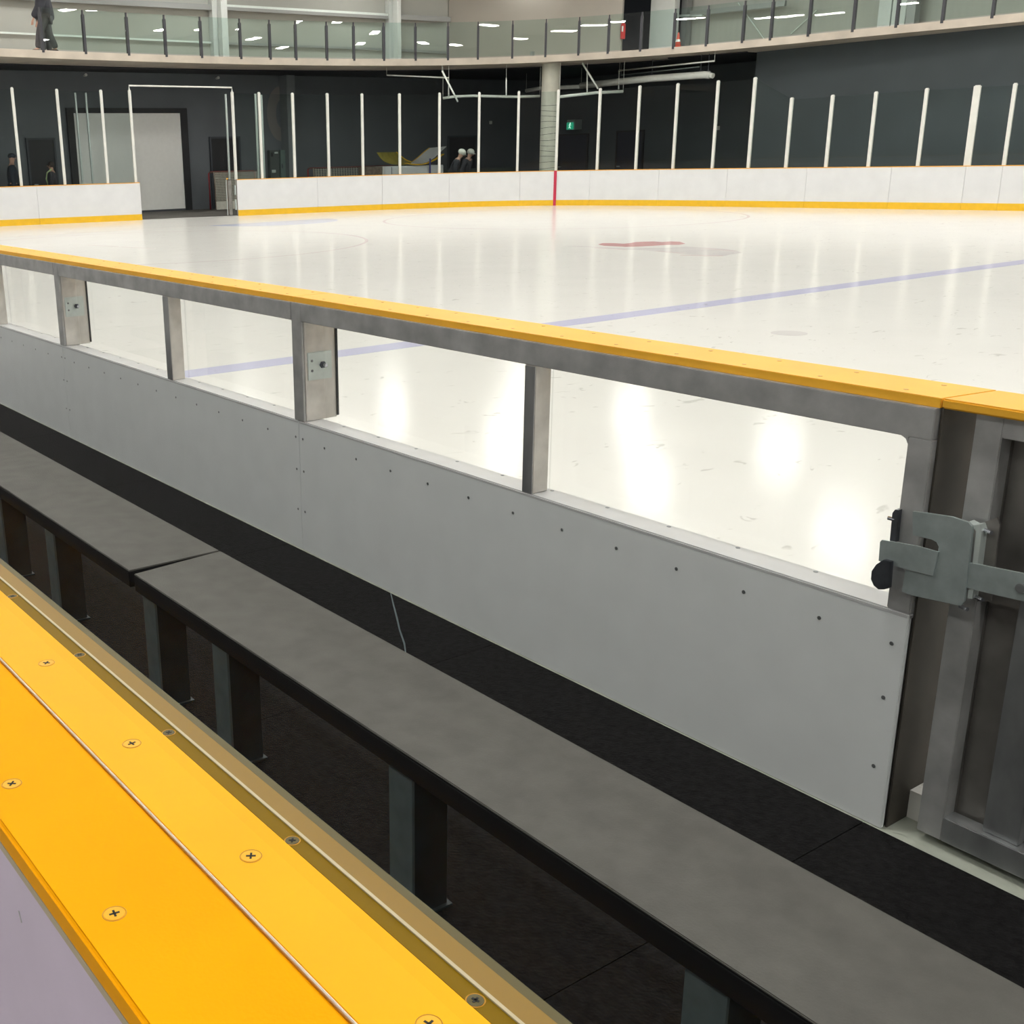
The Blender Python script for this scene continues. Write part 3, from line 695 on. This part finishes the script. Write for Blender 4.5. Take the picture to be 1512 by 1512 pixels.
for x,y in ((124,112),(319,116)):
    p_ = PX(x,y,WX+.02); o = MB().tube([p_,(p_.x+.18,p_.y,p_.z+.02)],[.03,.05],8).build('wall_lamp','post'); tag(o,'small white lamp on the dark wall %s' % ('upper left of the roller door' if x<200 else 'right of the roller door'),'lamp')
    MB()

# ================================================================== UPPER STOREY DETAILS
def ucol(px0,px1,X,lab,m='upperl',plane='X'):
    if plane=='X':
        a_,b_=PX(px0,60,X),PX(px1,60,X); mb=MB().box(X,X+.3,a_.y,b_.y,ZT,9.7)
    else:
        a_,b_=PY(px0,40,X),PY(px1,40,X); mb=MB().box(a_.x,b_.x,X-.3,X,ZT,9.7)
    tag(mb.build('steel_column',m),lab,'column')
ucol(310,320,UX+.02,'pale steel column above the balcony, left of two, shaded half')
ucol(323,332,UX+.4,'pale steel column above the balcony near the left cable duct')
ucol(569,580,UX+.02,'grey steel column above the balcony in the middle')
ucol(580.5,586,UX+.5,'bright narrow steel column above the balcony in the middle')
ucol(1302,1320,UY-.05,'wide pale steel column above the balcony at right','upperl','Y')
ucol(1322,1342,UY-.02,'pale steel column directly right of the wide one','upperl','Y')
ucol(1343,1356,UY-.3,'dark steel column above the balcony at right','girt','Y')
ucol(1012,1020,UY-.1,'dark narrow steel post right of the black opening','girt','Y')
def girt(p,q,w,h,lab,m='girt',name='wall_rail'):
    o = MB().beam(p,q,w,h).build(name,m); tag(o,lab,'rail')
girt(PX(0,-6,UX+.25),PX(312,11,UX+.25),.12,.2,'dark horizontal steel rail at the top left above the balcony')
girt(PX(330,9,UX+.25),PX(572,22.5,UX+.25),.12,.12,'bright horizontal rail above the balcony between the columns','zincl')
girt(PX(330,12.5,UX+.3),PX(572,26,UX+.3),.12,.12,'dark horizontal rail above the balcony between the columns')
girt(PX(586,25,UX+.25),PX(664,29,UX+.25),.15,.2,'dark rail end right of the middle steel columns')
girt(PX(0,48,UX+.1),PX(312,63,UX+.1),.06,.06,'thin pale ledge on the upper wall left','zincl')
girt(PX(332,64,UX+.1),PX(568,73,UX+.1),.06,.08,'thin ledge on the upper wall between the columns')
girt(PX(590,74,UX+.1),PX(662,78,UX+.1),.06,.1,'thin dark ledge on the upper wall right of the middle columns')
girt(PY(1020,20,UY-.4),PY(1160,5,UY-.4),.12,.18,'dark slanting steel rail above the balcony at right')
girt(PY(990,24,UY-.4),PY(1038,22,UY-.4),.12,.08,'short pale rail right of the white column','zincl')
for x0,y0,x1,y1 in ((1090,4,1128,57),(1206,15,1168,50)):
    a_,b_ = PY(x0,y0,UY-.05),PY(x1,y1,UY-.05); o = MB().tube([a_,b_],.02,6).build('brace_rod','zincl'); tag(o,'thin slanting brace rod on the upper wall, %s one of two' % ('left' if x0<1100 else 'right'),'brace')
# fire extinguisher and alarm on box wall
q_ = PD(920,45,46.72)
t = thing('fire_extinguisher',(q_.x,q_.y,q_.z-.3),'red fire extinguisher on the edge of the pale wall above balcony','fire extinguisher')
MB().tube([(q_.x,q_.y,q_.z-.32),(q_.x,q_.y,q_.z-.3),(q_.x,q_.y,q_.z+.22),(q_.x,q_.y,q_.z+.3)],[.09,.1,.1,.03],12).build('cylinder','red',t,smooth=True)
MB().beam((q_.x+.06,q_.y-.09,q_.z-.05),(q_.x+.06,q_.y-.09,q_.z+.16),.1,.02).build('label_plate','white',t)
MB().beam((q_.x-.02,q_.y,q_.z+.34),(q_.x+.12,q_.y,q_.z+.36),.03,.03).build('handle','black',t)
q_ = PD(914,30,46.9); o = MB().box(q_.x-.09,q_.x+.09,q_.y-.08,q_.y,q_.z-.12,q_.z+.12).build('fire_alarm','red',bevel=.01); tag(o,'small red and white fire alarm above the extinguisher','alarm')
q_ = PD(1001,64,37.0)
t = thing('traffic_cone',(q_.x,q_.y,ZT),'small red orange cone standing on the balcony right of the white column','cone')
MB().tube([(q_.x,q_.y,ZT+.03),(q_.x,q_.y,ZT+.5)],[.11,.02],14).build('body','cone',t,smooth=True)
MB().box(q_.x-.15,q_.x+.15,q_.y-.15,q_.y+.15,ZT,ZT+.03).build('base','cone',t)
MB().tube([(q_.x,q_.y,ZT+.22),(q_.x,q_.y,ZT+.30)],[.078,.058],14).build('band','white',t)
q_ = PD(786,80,39); o = MB().box(q_.x-.05,q_.x+.05,q_.y-.05,q_.y+.05,ZT,ZT+.2).build('small_box','girt'); tag(o,'tiny dark box standing on the balcony above the column','box')

# ================================================================== CEILING LAMPS
k = 0
for ix in range(8):
    for iy, yy in enumerate((-5.5, 1.0, 8.0, 15.0, 22.0, 29.0, 36.0)):  # rearmost row, behind the camera, is unseen and added as fill light
        xx = -39 + ix*7.1
        t = thing('ceiling_lamp',(xx,yy,9.0),'long white lamp hanging below the ceiling above the ice and benches','lamp','lamps hanging below the ceiling')
        f = MB().box(xx-.84,xx+.84,yy-.28,yy+.28,9.04,9.12)
        f.build('housing','pipe',t)
        MB().box(xx-.80,xx+.80,yy-.24,yy+.24,9.0,9.04).build('diffuser','lamp',t)
        MB().tube([(xx,yy,9.12),(xx,yy,9.7)],.01,6).build('hanger','steel',t)

# ================================================================== BENCH WALL (clear sledge opening)
YF = 2.64; ZF = -0.08; ZL = 0.53
YBK = 2.748
def bench_section(X0, X1, slim0, slim1, lab, right_stile, seamX1=None):
    t = thing('bench_board_section', ((X0+X1)/2, YF, ZF), lab, 'boards', 'bench boards with see-through upper part')
    th = 0.012
    # flat front frame with opening
    post_w = 0.080
    f = MB()
    f.box(X0+.002, X0+post_w, YF, YF+.012, ZL+.001, 1.05)
    f.build('stile', 'alu', t, bevel=.002)
    f = MB(); f.box(X0+post_w, X1-.002, YF, YF+.06, 0.973, 1.05); f.build('top_rail','alu',t,bevel=.002)
    if right_stile:
        MB().box(X1-.06, X1, YF, YF+.05, ZL+.001, 0.973).build('stile','alu',t,bevel=.002)
        # rounded inner corner gusset
        pts=[(X1-.06,0.973),(X1-.085,0.973)]+[(X1-.085+.025*math.sin(a),0.948+.025*math.cos(a)) for a in [math.pi/2*k/6 for k in range(7)]]
        MB().prism([(X1-.06,.973),(X1-.078,.973),(X1-.066,.967),(X1-.06,.955)],YF,YF+.05,lambda u,v,w:Vector((u,w,v))).build('corner_gusset','alu',t)
    # deep post behind the stile
    MB().box(X0+.01, X0+post_w+.004, YF+.0125, 2.815, ZL+.002, 1.05).build('post','alul',t,bevel=.002)
    MB().box(X0+post_w+.002, X0+post_w+.010, 2.812, 2.822, ZL+.01, 1.04).build('gasket','black',t)
    # adjuster plate on the post's side
    xs = X0+post_w+.0045
    zc = 0.777
    pl = MB().box(xs, xs+.005, YF+.024, YF+.15, zc-.064, zc+.06).build('adjuster_plate','zincl',t,bevel=.002)
    b_ = MB().tube([(xs+.005,YF+.10,zc),(xs+.012,YF+.10,zc)],.016,6).build('nut','steel',pl)
    MB().tube([(xs+.012,YF+.10,zc),(xs+.036,YF+.10,zc)],.0085,10).build('bolt','bolt',pl)
    for dz in (.022,-.022): MB().tube([(xs+.004,YF+.045,zc+dz),(xs+.007,YF+.045,zc+dz)],.006,10).build('rivet','screwg',pl)
    # slim post
    sp = MB().box(slim0, slim1, YF+.004, 2.715, ZL+.001, 0.974).build('slim_post','alul',t,bevel=.002)
    MB().box(slim0+.002, slim1-.002, YF+.0015, YF+.0045, ZL+.001, 0.969).build('front_face','alum',sp)
    # lower white panel & ledge
    MB().box(X0+.035, (X1 if right_stile else X1+.034), YF-.001+.002, YF+.014, ZF, ZL-.004).build('lower_panel','panel',t,bevel=.002)
    MB().box(X0+.035, (X1 if right_stile else X1+.034), YF+.0005, YBK-.004, ZL-.016, ZL).build('ledge','ledge',t,bevel=.004)
    # inner frame (seen at right end)
    MB().box(X0+.05, X1-.004, YF+.02, YBK-.02, ZF, ZL-.018).build('core_frame','alud',t)
    # clear sheets per bay
    MB().box(X0+post_w+.012, slim1-.03, YBK, YBK+.008, ZL-.02, 1.045).build('clear_sheet','clear',t)
    MB().box(slim1-.028, X1-.004, YBK, YBK+.008, ZL-.02, 1.045).build('clear_sheet','clear',t)
    if right_stile:
        MB().box(X1+.0005, X1+.006, YF+.02, 2.83, ZF, 1.0495).build('end_plate','brownd',t)
    # ice side facing
    MB().box(X0+.01, X1-.004, YBK+.0005+.001, YBK+.02, -0.02, ZL-.022).build('ice_side_panel','white',t)
    # cap
    c = MB(); sl = 0.06
    x1f = X1+0.0; poly = [(X0+.0006,2.655),(x1f-.0006,2.655),(x1f+(.030 if right_stile else 0)-.0006,2.845),(X0+.0006,2.845)]
    cap = c.prism(poly, 1.05, 1.074, lambda u,v,w: Vector((u,v,w))).build('cap_rail','yellow2',t,bevel=.0015)
    cap['label']='yellow cap rail'
    x = X1-.11
    while x > X0+.05:
        for yy in (2.693,2.808):
            xx = x+(0.0 if yy<2.7 else .03)
            MB().tube([(xx,yy,1.0738),(xx,yy,1.0748)],.0065,10).build('screw','screwf',cap)
        x -= 0.235
    # panel screws
    pn = [(X1-.035,.44)] if right_stile else []
    x = X1-.24 if right_stile else X1-.24
    while x > X0+.12: pn.append((x,.442)); x -= 0.24
    for zz in (.45,.30,.11):
        pn.append((X0+.065,zz)); 
        if not right_stile: pn.append((X1+.006,zz))
    if right_stile: pn += [(X1-.038,.288),(X1-.04,.089)]
    for (xx,zz) in pn:
        MB().tube([(xx,YF+.0005,zz),(xx,YF-.001,zz)],.0055,10).build('screw','screwg',t)
    x = X1-.32
    while x > slim1 - .0 if False else x > X0+.2:
        MB().tube([(x,2.728,ZL-.001),(x,2.728,ZL+.001)],.007,10).build('ledge_screw','screwg',t)
        x -= 0.255
    return t
bench_section(-4.29, -1.41, -2.811, -2.76, 'see-through bench board section nearest the latched gate', True)
bench_section(-7.15, -4.29, -5.58, -5.515, 'middle see-through bench board section with a slim and a wide post', False)
bench_section(-10.0, -7.15, -8.47, -8.39, 'see-through bench board section at the left photo edge', False)
# plain boards continuing to the rink corner, beyond the photo's left edge
t = thing('dasher_board',(-20,2.7,0),'near side dasher boards continuing left of the bench','boards')
MB().box(-32.3,-10.01,2.655,2.755,-.08,1.05).build('facing','white',t); MB().box(-32.3,-10.01,2.655,2.845,1.05,1.074).build('cap_rail','yellow2',t)

# ---- floor sill and gate
struct(MB().box(-10, 0.6, 2.635, 2.752, -0.12, ZF-.001).build('trim_3','sill'))
YG = 2.675
t = thing('bench_gate',(-0.9,YG,-.06),'aluminium bench gate with plate latch at the right edge','gate')
def gb(name,x0,x1,y0,y1,z0,z1,m,bev=.002): return MB().box(x0,x1,y0,y1,z0,z1).build(name,m,t,bevel=bev)
gb('stile',-1.335,-1.272,YG,YG+.05,-.055,1.05,'alu')
gb('top_rail',-1.272,-.35,YG,YG+.05,1.0,1.05,'alu')
gb('bottom_rail',-1.272,-.35,YG,YG+.05,-.055,.012,'alum')
gb('stile',-1.185,-1.10,YG+.018,YG+.055,.012,1.0,'alum')
gb('stile',-.41,-.35,YG,YG+.05,.012,1.0,'alu')
gb('backing_panel',-1.272,-.35,YG+.06,YG+.07,-.05,1.04,'alud')
gb('cross_rail',-1.272,-.41,YG+.02,YG+.05,.60,.66,'alud')
gb('inner_side',-1.338,-1.272,YG+.05,YG+.12,-.055,1.05,'alud')
MB().prism([(-1.409,2.655),(-.3,2.655),(-.3,2.845),(-1.379,2.845)],1.05,1.074,lambda u,v,w:Vector((u,v,w))).build('cap_rail','yellow2',t,bevel=.004)['label']='yellow cap rail'
for x in (-1.16,-.92,-.68):
    for yy in (2.69,2.81): MB().tube([(x,yy,1.0738),(x,yy,1.0748)],.0065,10).build('screw','screwf',t)
# latch: C plate, sliding bar, paddle
YL = 2.628
def P2(px,py,Y=YL): p = PY(px,py,Y); return (p.x,p.z)
cpl = [P2(*q) for q in ((1349,755),(1368,757),(1407,763),(1431,771),(1436,777),(1436.5,785),(1431,835),(1425,887),(1420,894),(1345,878),(1333,873),(1338,842),(1378,850),(1384,830),(1386,815),(1387.5,807),(1384,800),(1376.7,796),(1357.5,791.7),(1349,790))]
lp = MB().prism(cpl, YL-.004, YL+.004, lambda u,v,w: Vector((u,w,v))).build('latch_plate','zinc',t); lp['label']='zinc coloured hooked latch plate'
MB().prism([P2(*q) for q in ((1428,771),(1437,776),(1445,775),(1448,785),(1442,835),(1434,885),(1427,884),(1434,835),(1440,785))],YL+.004,YL+.03,lambda u,v,w: Vector((u,w,v))).build('latch_spacer','zincl',t)
MB().prism([P2(*q) for q in ((1444,774),(1462,768),(1466,780),(1463,800),(1453,892),(1432,892))],YL+.03,YL+.036,lambda u,v,w: Vector((u,w,v))).build('mounting_plate','alud',t)
bar = [P2(*q,YL-.008) for q in ((1300,800),(1303,797),(1356,806.5),(1386,815),(1378,850),(1341.7,841),(1316.7,834),(1298,828))]
br = MB().prism(bar, YL-.010, YL-.0045, lambda u,v,w: Vector((u,w,v))).build('latch_bar','zinc',t)
bar2 = [P2(*q,YL+.02) for q in ((1436,828),(1490,839),(1560,853),(1560,894),(1482,877),(1433,865))]
MB().prism(bar2, YL+.0,YL+.008, lambda u,v,w: Vector((u,w,v))).build('latch_bar','zinc',t)
pd = [(1317,829),(1306,826),(1295,833),(1288,843),(1287,855),(1291,864),(1298,870),(1306,870),(1314,868)]
MB().prism([P2(*q,YL-.02) for q in pd], YL-.024, YL-.012, lambda u,v,w: Vector((u,w,v))).build('paddle_handle','steel',t,bevel=.001)
MB().prism([P2(*q,YL-.0) for q in ((1318,800),(1315,799),(1319,757),(1323,752),(1328,753),(1327,760),(1323,800))], YL-.004, YL+.02, lambda u,v,w: Vector((u,w,v))).build('arm','steel',t)
q_ = PY(1316,766,YL); MB().tube([(q_.x+.01,YL,q_.z),(q_.x-.008,YL,q_.z)],.005,8).build('bolt','bolt',t)
for (x,y) in ((1460,784),(1447,883),(1425,897)):
    q_ = PY(x,y,YL+.02); MB().tube([(q_.x-.012,YL+.02,q_.z),(q_.x+.01,YL+.012,q_.z)],.005,8).build('bolt','bolt',t)
q_ = PY(1508,868,YL+.0); MB().tube([(q_.x,YL+.002,q_.z),(q_.x,YL-.006,q_.z)],.011,12).build('screw','screwg',t)

# ================================================================== FLOOR MATS
xs = [-10.2,-8.75,-7.29,-5.83,-4.37,-2.92,-1.455,0.0,1.5]
for k in range(len(xs)-1):
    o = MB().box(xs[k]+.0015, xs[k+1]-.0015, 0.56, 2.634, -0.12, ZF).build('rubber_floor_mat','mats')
    labs = ['black rubber floor mat at the far left end under the bench','black rubber floor mat, second from the left end','black rubber floor mat, third from the left end','black rubber floor mat left of the seam under the bench joint','black rubber floor mat right of the seam under the bench joint','black rubber floor mat in the middle under the long bench','black rubber floor mat in front of the latched gate','black rubber floor mat beyond the bottom right corner']
    tag(o, labs[k], 'floor mat', 'rubber floor mats')
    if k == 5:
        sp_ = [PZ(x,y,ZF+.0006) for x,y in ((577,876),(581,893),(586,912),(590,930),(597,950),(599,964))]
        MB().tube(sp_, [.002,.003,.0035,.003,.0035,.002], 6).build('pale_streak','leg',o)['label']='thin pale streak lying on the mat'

# ================================================================== BENCHES
ZS = 0.37; SY0, SY1 = 1.388, 1.722
def bench(x0f,x1f,x0b,x1b,legs,lab):
    t = thing('players_bench',((x0f+x1f)/2,1.55,ZF),lab,'bench','black rubber topped benches')
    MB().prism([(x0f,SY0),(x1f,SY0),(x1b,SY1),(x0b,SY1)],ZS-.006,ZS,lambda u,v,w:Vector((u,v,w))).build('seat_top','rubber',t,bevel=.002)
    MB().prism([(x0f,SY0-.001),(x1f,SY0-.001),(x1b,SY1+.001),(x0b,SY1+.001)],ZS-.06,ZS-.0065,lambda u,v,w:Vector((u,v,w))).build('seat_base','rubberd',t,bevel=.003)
    for lx in legs:
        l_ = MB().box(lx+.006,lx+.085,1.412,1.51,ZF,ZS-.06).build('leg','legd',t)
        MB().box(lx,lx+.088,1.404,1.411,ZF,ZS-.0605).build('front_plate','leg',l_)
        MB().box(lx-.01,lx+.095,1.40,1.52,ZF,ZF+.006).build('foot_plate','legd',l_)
bench(-8.6,-3.322,-8.6,-3.318,(-7.6,-6.6,-5.6,-4.79,-4.16),'rubber topped players bench at the left with a joint gap at its end')
bench(-3.283,1.2,-3.312,1.2,(-3.262,-2.785,-1.915,-1.055,0.4),'long rubber topped players bench running to the bottom right')

# ================================================================== NEAR BOARD WITH GLASS
t = thing('near_dasher_board',(-1.5,.35,-.1),'nearest yellow capped dasher board along the bottom left','boards')
X0, X1 = -9.0, 1.6
MB().box(X0,X1,.2485,.3683,1.045,1.070).build('cap_rail','yellow',t,bevel=.0035,seg=3)['label']='outer yellow cap rail'
MB().box(X0,X1,.3708,.4475,1.045,1.070).build('cap_rail','yellowi',t,bevel=.001)['label']='inner yellow cap rail'
MB().box(X0,X1,.3684,.3707,1.04,1.067).build('gap_strip','screwf',t)
MB().tube([(X0,.3696,1.0693),(X1,.3696,1.0693)],.0014,8).build('silver_trim','gap',t)['label']='thin silver trim line'
MB().box(X0,X1,.2510,.262,-.12,1.044).build('outer_facing','outer',t)
MB().box(X0,X1,.2495,.2515,1.036,1.0445).build('edge_line','bead',t)
MB().box(X0,X1,.262,.43,-.12,1.04).build('core_frame','alud',t)
MB().box(X0,X1,.448,.4625,1.01,1.069).build('glazing_channel','channel',t)
MB().box(X0,X1,.4625,.4655,1.01,1.0705).build('glazing_bead','bead',t)
MB().box(X0,X1,.4656,.4875,1.055,1.066).build('reflection_strip','amber',t)  # added strip, the cap's reflection in the glass painted as amber colour
MB().box(X0,X1,.4876,.496,1.05,1.066).build('outer_strip','olive',t)  # darker outer end of the same painted reflection band
MB().box(X0,X1,.4475,.46,-.12,1.01).build('bench_side_facing','alud',t)
def phil(x,y,z,m1,r=.0085):
    s_ = MB().tube([(x,y,z-.001),(x,y,z+.0004)],r,20).build('screw',m1,t)
    g = MB(); a=random.random()*1.5
    for k in range(2):
        c_,s2=math.cos(a+k*math.pi/2),math.sin(a+k*math.pi/2)
        g.beam((x-r*.5*c_,y-r*.5*s2,z+.0005),(x+r*.5*c_,y+r*.5*s2,z+.0005),.0018,.0005)
    g.build('cross_slot','hole',s_)
    ring_ = MB().tube([(x+r*1.12*math.cos(2*math.pi*k/24),y+r*1.12*math.sin(2*math.pi*k/24),z+.0001) for k in range(25)],.0005,4).build('countersink_rim','screwf',s_)
x = -.517+.249
while x > -4.2:
    phil(x,.411,1.070,'screwy'); x -= .2485
x = -.761+.249
while x > -3.2:
    phil(x,.2813,1.070,'screwy'); x -= .2485
x = -.517+.249
while x > -4.2:
    phil(x,.4535,1.0692,'olive',.0062); x -= .2485
# scratch on the outer facing
q_ = PY(29,1352,.2505)
MB().beam((q_.x-.002,.2508,q_.z+.004),(q_.x+.003,.2508,q_.z-.006),.001,.002).build('scratch','ledge',t)
o = MB().box(X0,X1,.4318,.4438,1.0703,3.0).build('near_glass_sheet','nglass'); tag(o,'large clear glass sheet standing on the nearest yellow cap','glass sheet')

# ================================================================== PEOPLE
def skin_mesh(name, verts, edges, radii, m, parent, sub=2, root=0):
    o0 = ORG[parent.name]
    me = bpy.data.meshes.new(name); me.from_pydata([Vector(v)-o0 for v in verts], edges, []); me.update()
    o = bpy.data.objects.new(name, me); C.objects.link(o); o.parent = parent; ORG[o.name] = o0.copy()
    sk = o.modifiers.new('skin','SKIN'); sk.use_smooth_shade = True
    lay = me.skin_vertices[0].data if me.skin_vertices else None
    if lay is None:
        return o
    for i, r in enumerate(radii):
        rr = r if isinstance(r,(tuple,list)) else (r,r); lay[i].radius = rr; lay[i].use_root = (i == root)
    sb = o.modifiers.new('subsurf','SUBSURF'); sb.levels = sub; sb.render_levels = sub
    me.materials.append(MT[m]); return o
def ensure_skin(me):
    bm = bmesh.new(); bm.from_mesh(me); bm.verts.layers.skin.verify(); bm.to_mesh(me); bm.free()
def person(base, yaw, pose, label, top='cloth', legs='clothg', hat=None, hair=True, strap=False, lean=0.0, scale=1.0, shoes='black', bulk=0.0):
    t = thing('person', base, label, 'person')
    c_, s_ = math.cos(yaw), math.sin(yaw)
    B = Vector(base)
    def w(f, r, u):   # forward, right, up in metres
        f, r, u = f*scale, r*scale, u*scale
        if lean and u > .95*scale:
            du = u-.95*scale; f += du*math.sin(lean); u = .95*scale+du*math.cos(lean)
        return B + Vector((f*c_ + r*s_, f*s_ - r*c_, u))
    lf, rf = pose.get('feet', ((0.0,-.1),(0.0,.1)))
    la, ra = pose.get('hands', ((.05,-.27,.82),(.05,.27,.82)))
    V=[];E=[];Rr=[]
    def add(p,r,par=None):
        V.append(p);Rr.append(r)
        if par is not None: E.append((par,len(V)-1))
        return len(V)-1
    pel=add(w(0,0,.95),(.14,.11)); ch=add(w(0,0,1.25),(.15,.11),pel); sh=add(w(0,0,1.43),(.12,.09),ch); nk=add(w(0.01,0,1.52),.055,sh); hd=add(w(.03,0,1.66),(.085,.10),nk); tp=add(w(.02,0,1.74),(.06,.07),hd)
    J={}
    for sgn,ft,hn in ((-1,lf,la),(1,rf,ra)):
        hp=add(w(0,sgn*.10,.88),.095,pel); k=add(w(ft[0]*.45+.05,sgn*.10+(ft[1]-sgn*.1)*.5,.50),.062,hp); an=add(w(ft[0],ft[1],.09),.042,k); toe=add(w(ft[0]+.16,ft[1],.04),(.04,.032),an)
        so=add(w(0,sgn*.19,1.42),.062,sh); el=add(w(hn[0]*.35-.03,sgn*.25,(1.42+hn[2])/2+.0),.045,so); wr=add(w(*hn),.03,el)
        pm=add(w(hn[0]+.03,hn[1],hn[2]-.07),(.035,.02),wr)
        for q in range(4):
            f1=add(w(hn[0]+.02+.018*q,hn[1],hn[2]-.13),.0095,pm); f2=add(w(hn[0]+.03+.018*q,hn[1]-sgn*.015,hn[2]-.165+(.006 if q in(0,3) else 0)),.008,f1)
        add(w(hn[0]+.08,hn[1]-sgn*.02,hn[2]-.10),.0095,pm)
        J[sgn]=(hp,k,an,so,el,wr)
    def mk(name,idx,m,grow,sub=1):
        idx=list(idx); mp={a:i for i,a in enumerate(idx)}
        vs=[V[a]-ORG[t.name] for a in idx]; es=[(mp[a],mp[b]) for a,b in E if a in mp and b in mp]
        me=bpy.data.meshes.new(name); me.from_pydata(vs,es,[]); me.update(); ensure_skin(me)
        o=bpy.data.objects.new(name,me); C.objects.link(o); o.parent=t; ORG[o.name]=ORG[t.name].copy()
        for i,a in enumerate(idx):
            r=Rr[a]; r=r if isinstance(r,tuple) else (r,r)
            me.skin_vertices[0].data[i].radius=((r[0]+grow)*scale,(r[1]+grow)*scale); me.skin_vertices[0].data[i].use_root=(i==0)
        o.modifiers.new('skin','SKIN').use_smooth_shade=True
        sb=o.modifiers.new('subsurf','SUBSURF'); sb.levels=sub; sb.render_levels=sub
        me.materials.append(MT[m]); return o
    mk('body',range(len(V)),'skin',0,2)
    mk('jacket',[pel,ch,sh]+[J[-1][0],J[1][0]]+[a for s__ in (-1,1) for a in J[s__][3:6]],top,.032+bulk,2)
    mk('trousers',[pel]+[a for s__ in (-1,1) for a in J[s__][:3]],legs,.022+bulk*.45,2)
    rz = Matrix.Rotation(yaw,3,'Z')@Matrix.Rotation(lean,3,'Y')
    for ft in (lf,rf):
        p=w(ft[0]+.07,ft[1],.045); MB().sphere(p,.06*scale,(2.2,.85,.75),rot=Matrix.Rotation(yaw,3,'Z')).build('shoe',shoes,t,smooth=True)
    hc=w(.03,0,1.665)
    f_=rz@Vector((1,0,0)); r_=rz@Vector((0,1,0)); u_=rz@Vector((0,0,1))
    MB().sphere(hc+f_*.105*scale-u_*.01,.016*scale,(1.2,.9,1.6),u=8,v=6).build('nose','skin',t,smooth=True)
    for sg in (-1,1):
        MB().sphere(hc+f_*.092*scale+r_*sg*.033*scale+u_*.018,.011*scale,u=8,v=6).build('eye','black',t,smooth=True)
        MB().sphere(hc+r_*sg*.085*scale,.022*scale,(.7,.4,1.3),u=8,v=6,rot=rz).build('ear','skin',t,smooth=True)
    MB().beam(hc+f_*.096*scale+r_*.025*scale-u_*.052,hc+f_*.096*scale-r_*.025*scale-u_*.052,.01,.008).build('mouth','redm',t)
    if hat=='cap':
        MB().sphere(hc+u_*.055*scale-f_*.005,.108*scale,(1.0,.92,.72),rot=rz).build('cap','clothn',t,smooth=True)
        MB().beam(hc+u_*.07*scale+f_*.08,hc+u_*.06*scale+f_*.18,.13,.012).build('cap_peak','clothn',t)
    elif hat in ('helmet','helmetg'):
        MB().sphere(hc+u_*.05*scale-f_*.01,.12*scale,(1.08,.95,.85),rot=rz).build('helmet',hat,t,smooth=True)
        MB().beam(hc+u_*.03+f_*.10,hc+u_*.02+f_*.155,.16,.012).build('helmet_peak',hat,t)
    elif hair:
        MB().sphere(hc+u_*.025*scale-f_*.022,.105*scale,(.95,.93,.98),rot=rz).build('hair','hair',t,smooth=True)
    if strap:
        MB().tube([w(-.02,-.1,1.56),w(.12,-.15,1.45),w(.17,-.16,1.25),w(.16,-.02,1.08)],.022,8).build('strap','hivis',t)
        MB().tube([w(-.02,.1,1.56),w(.12,.15,1.45),w(.17,.16,1.25),w(.16,.06,1.08)],.022,8).build('strap','hivis',t)
    return t
LFT = math.atan2((PD(0,70,36)-PD(60,70,36)).y,(PD(0,70,36)-PD(60,70,36)).x)   # facing picture left
RGT = LFT+math.pi
def pedge(px, inset, z=ZT):
    i = idx_at(BAL, px, z); p = BAL[i]+BLN[i]*inset; return (p.x,p.y,z)
person(pedge(83,.55), LFT, dict(feet=((.24,-.1),(-.22,.1)),hands=((.25,-.27,.85),(-.1,.27,.82))), 'person in dark jacket walking left on the balcony, head out of frame', 'cloth','clothg', bulk=.06, scale=1.03)
person(pedge(101,1.25), LFT, dict(feet=((.05,-.1),(-.08,.1)),hands=((.1,-.27,.85),(.05,.27,.82))), 'person in dark clothes just behind the walking one on the balcony', 'cloth','clothg', bulk=.05, scale=1.05)
def pfloor(px,py,D,headz=1.7):
    q = PD(px,py,D); return (q.x,q.y,-.012)
person(pfloor(16,233,35.8),RGT+.25,dict(),'person in dark cap and navy top behind glass at far left','clothn','clothn',hat='cap',scale=(PD(16,227,35.8).z+.012)/1.78)
person(pfloor(76,246,36),LFT,dict(),'bareheaded person with pale green straps facing left behind the glass','cloth','clothn',hair=True,strap=True,scale=(PD(76,239,36).z+.012)/1.78)
person(pfloor(666,230,38.2),RGT-.1,dict(hands=((.12,-.25,1.0),(.12,.25,1.0))),'person in white helmet leaning forward behind the glass','cloth','cloth',hat='helmet',lean=.45,scale=1.04)
person(pfloor(685,231,39.4),RGT-.5,dict(),'person in grey helmet right of the white helmeted one','cloth','clothn',hat='helmetg',lean=.3,scale=1.02)
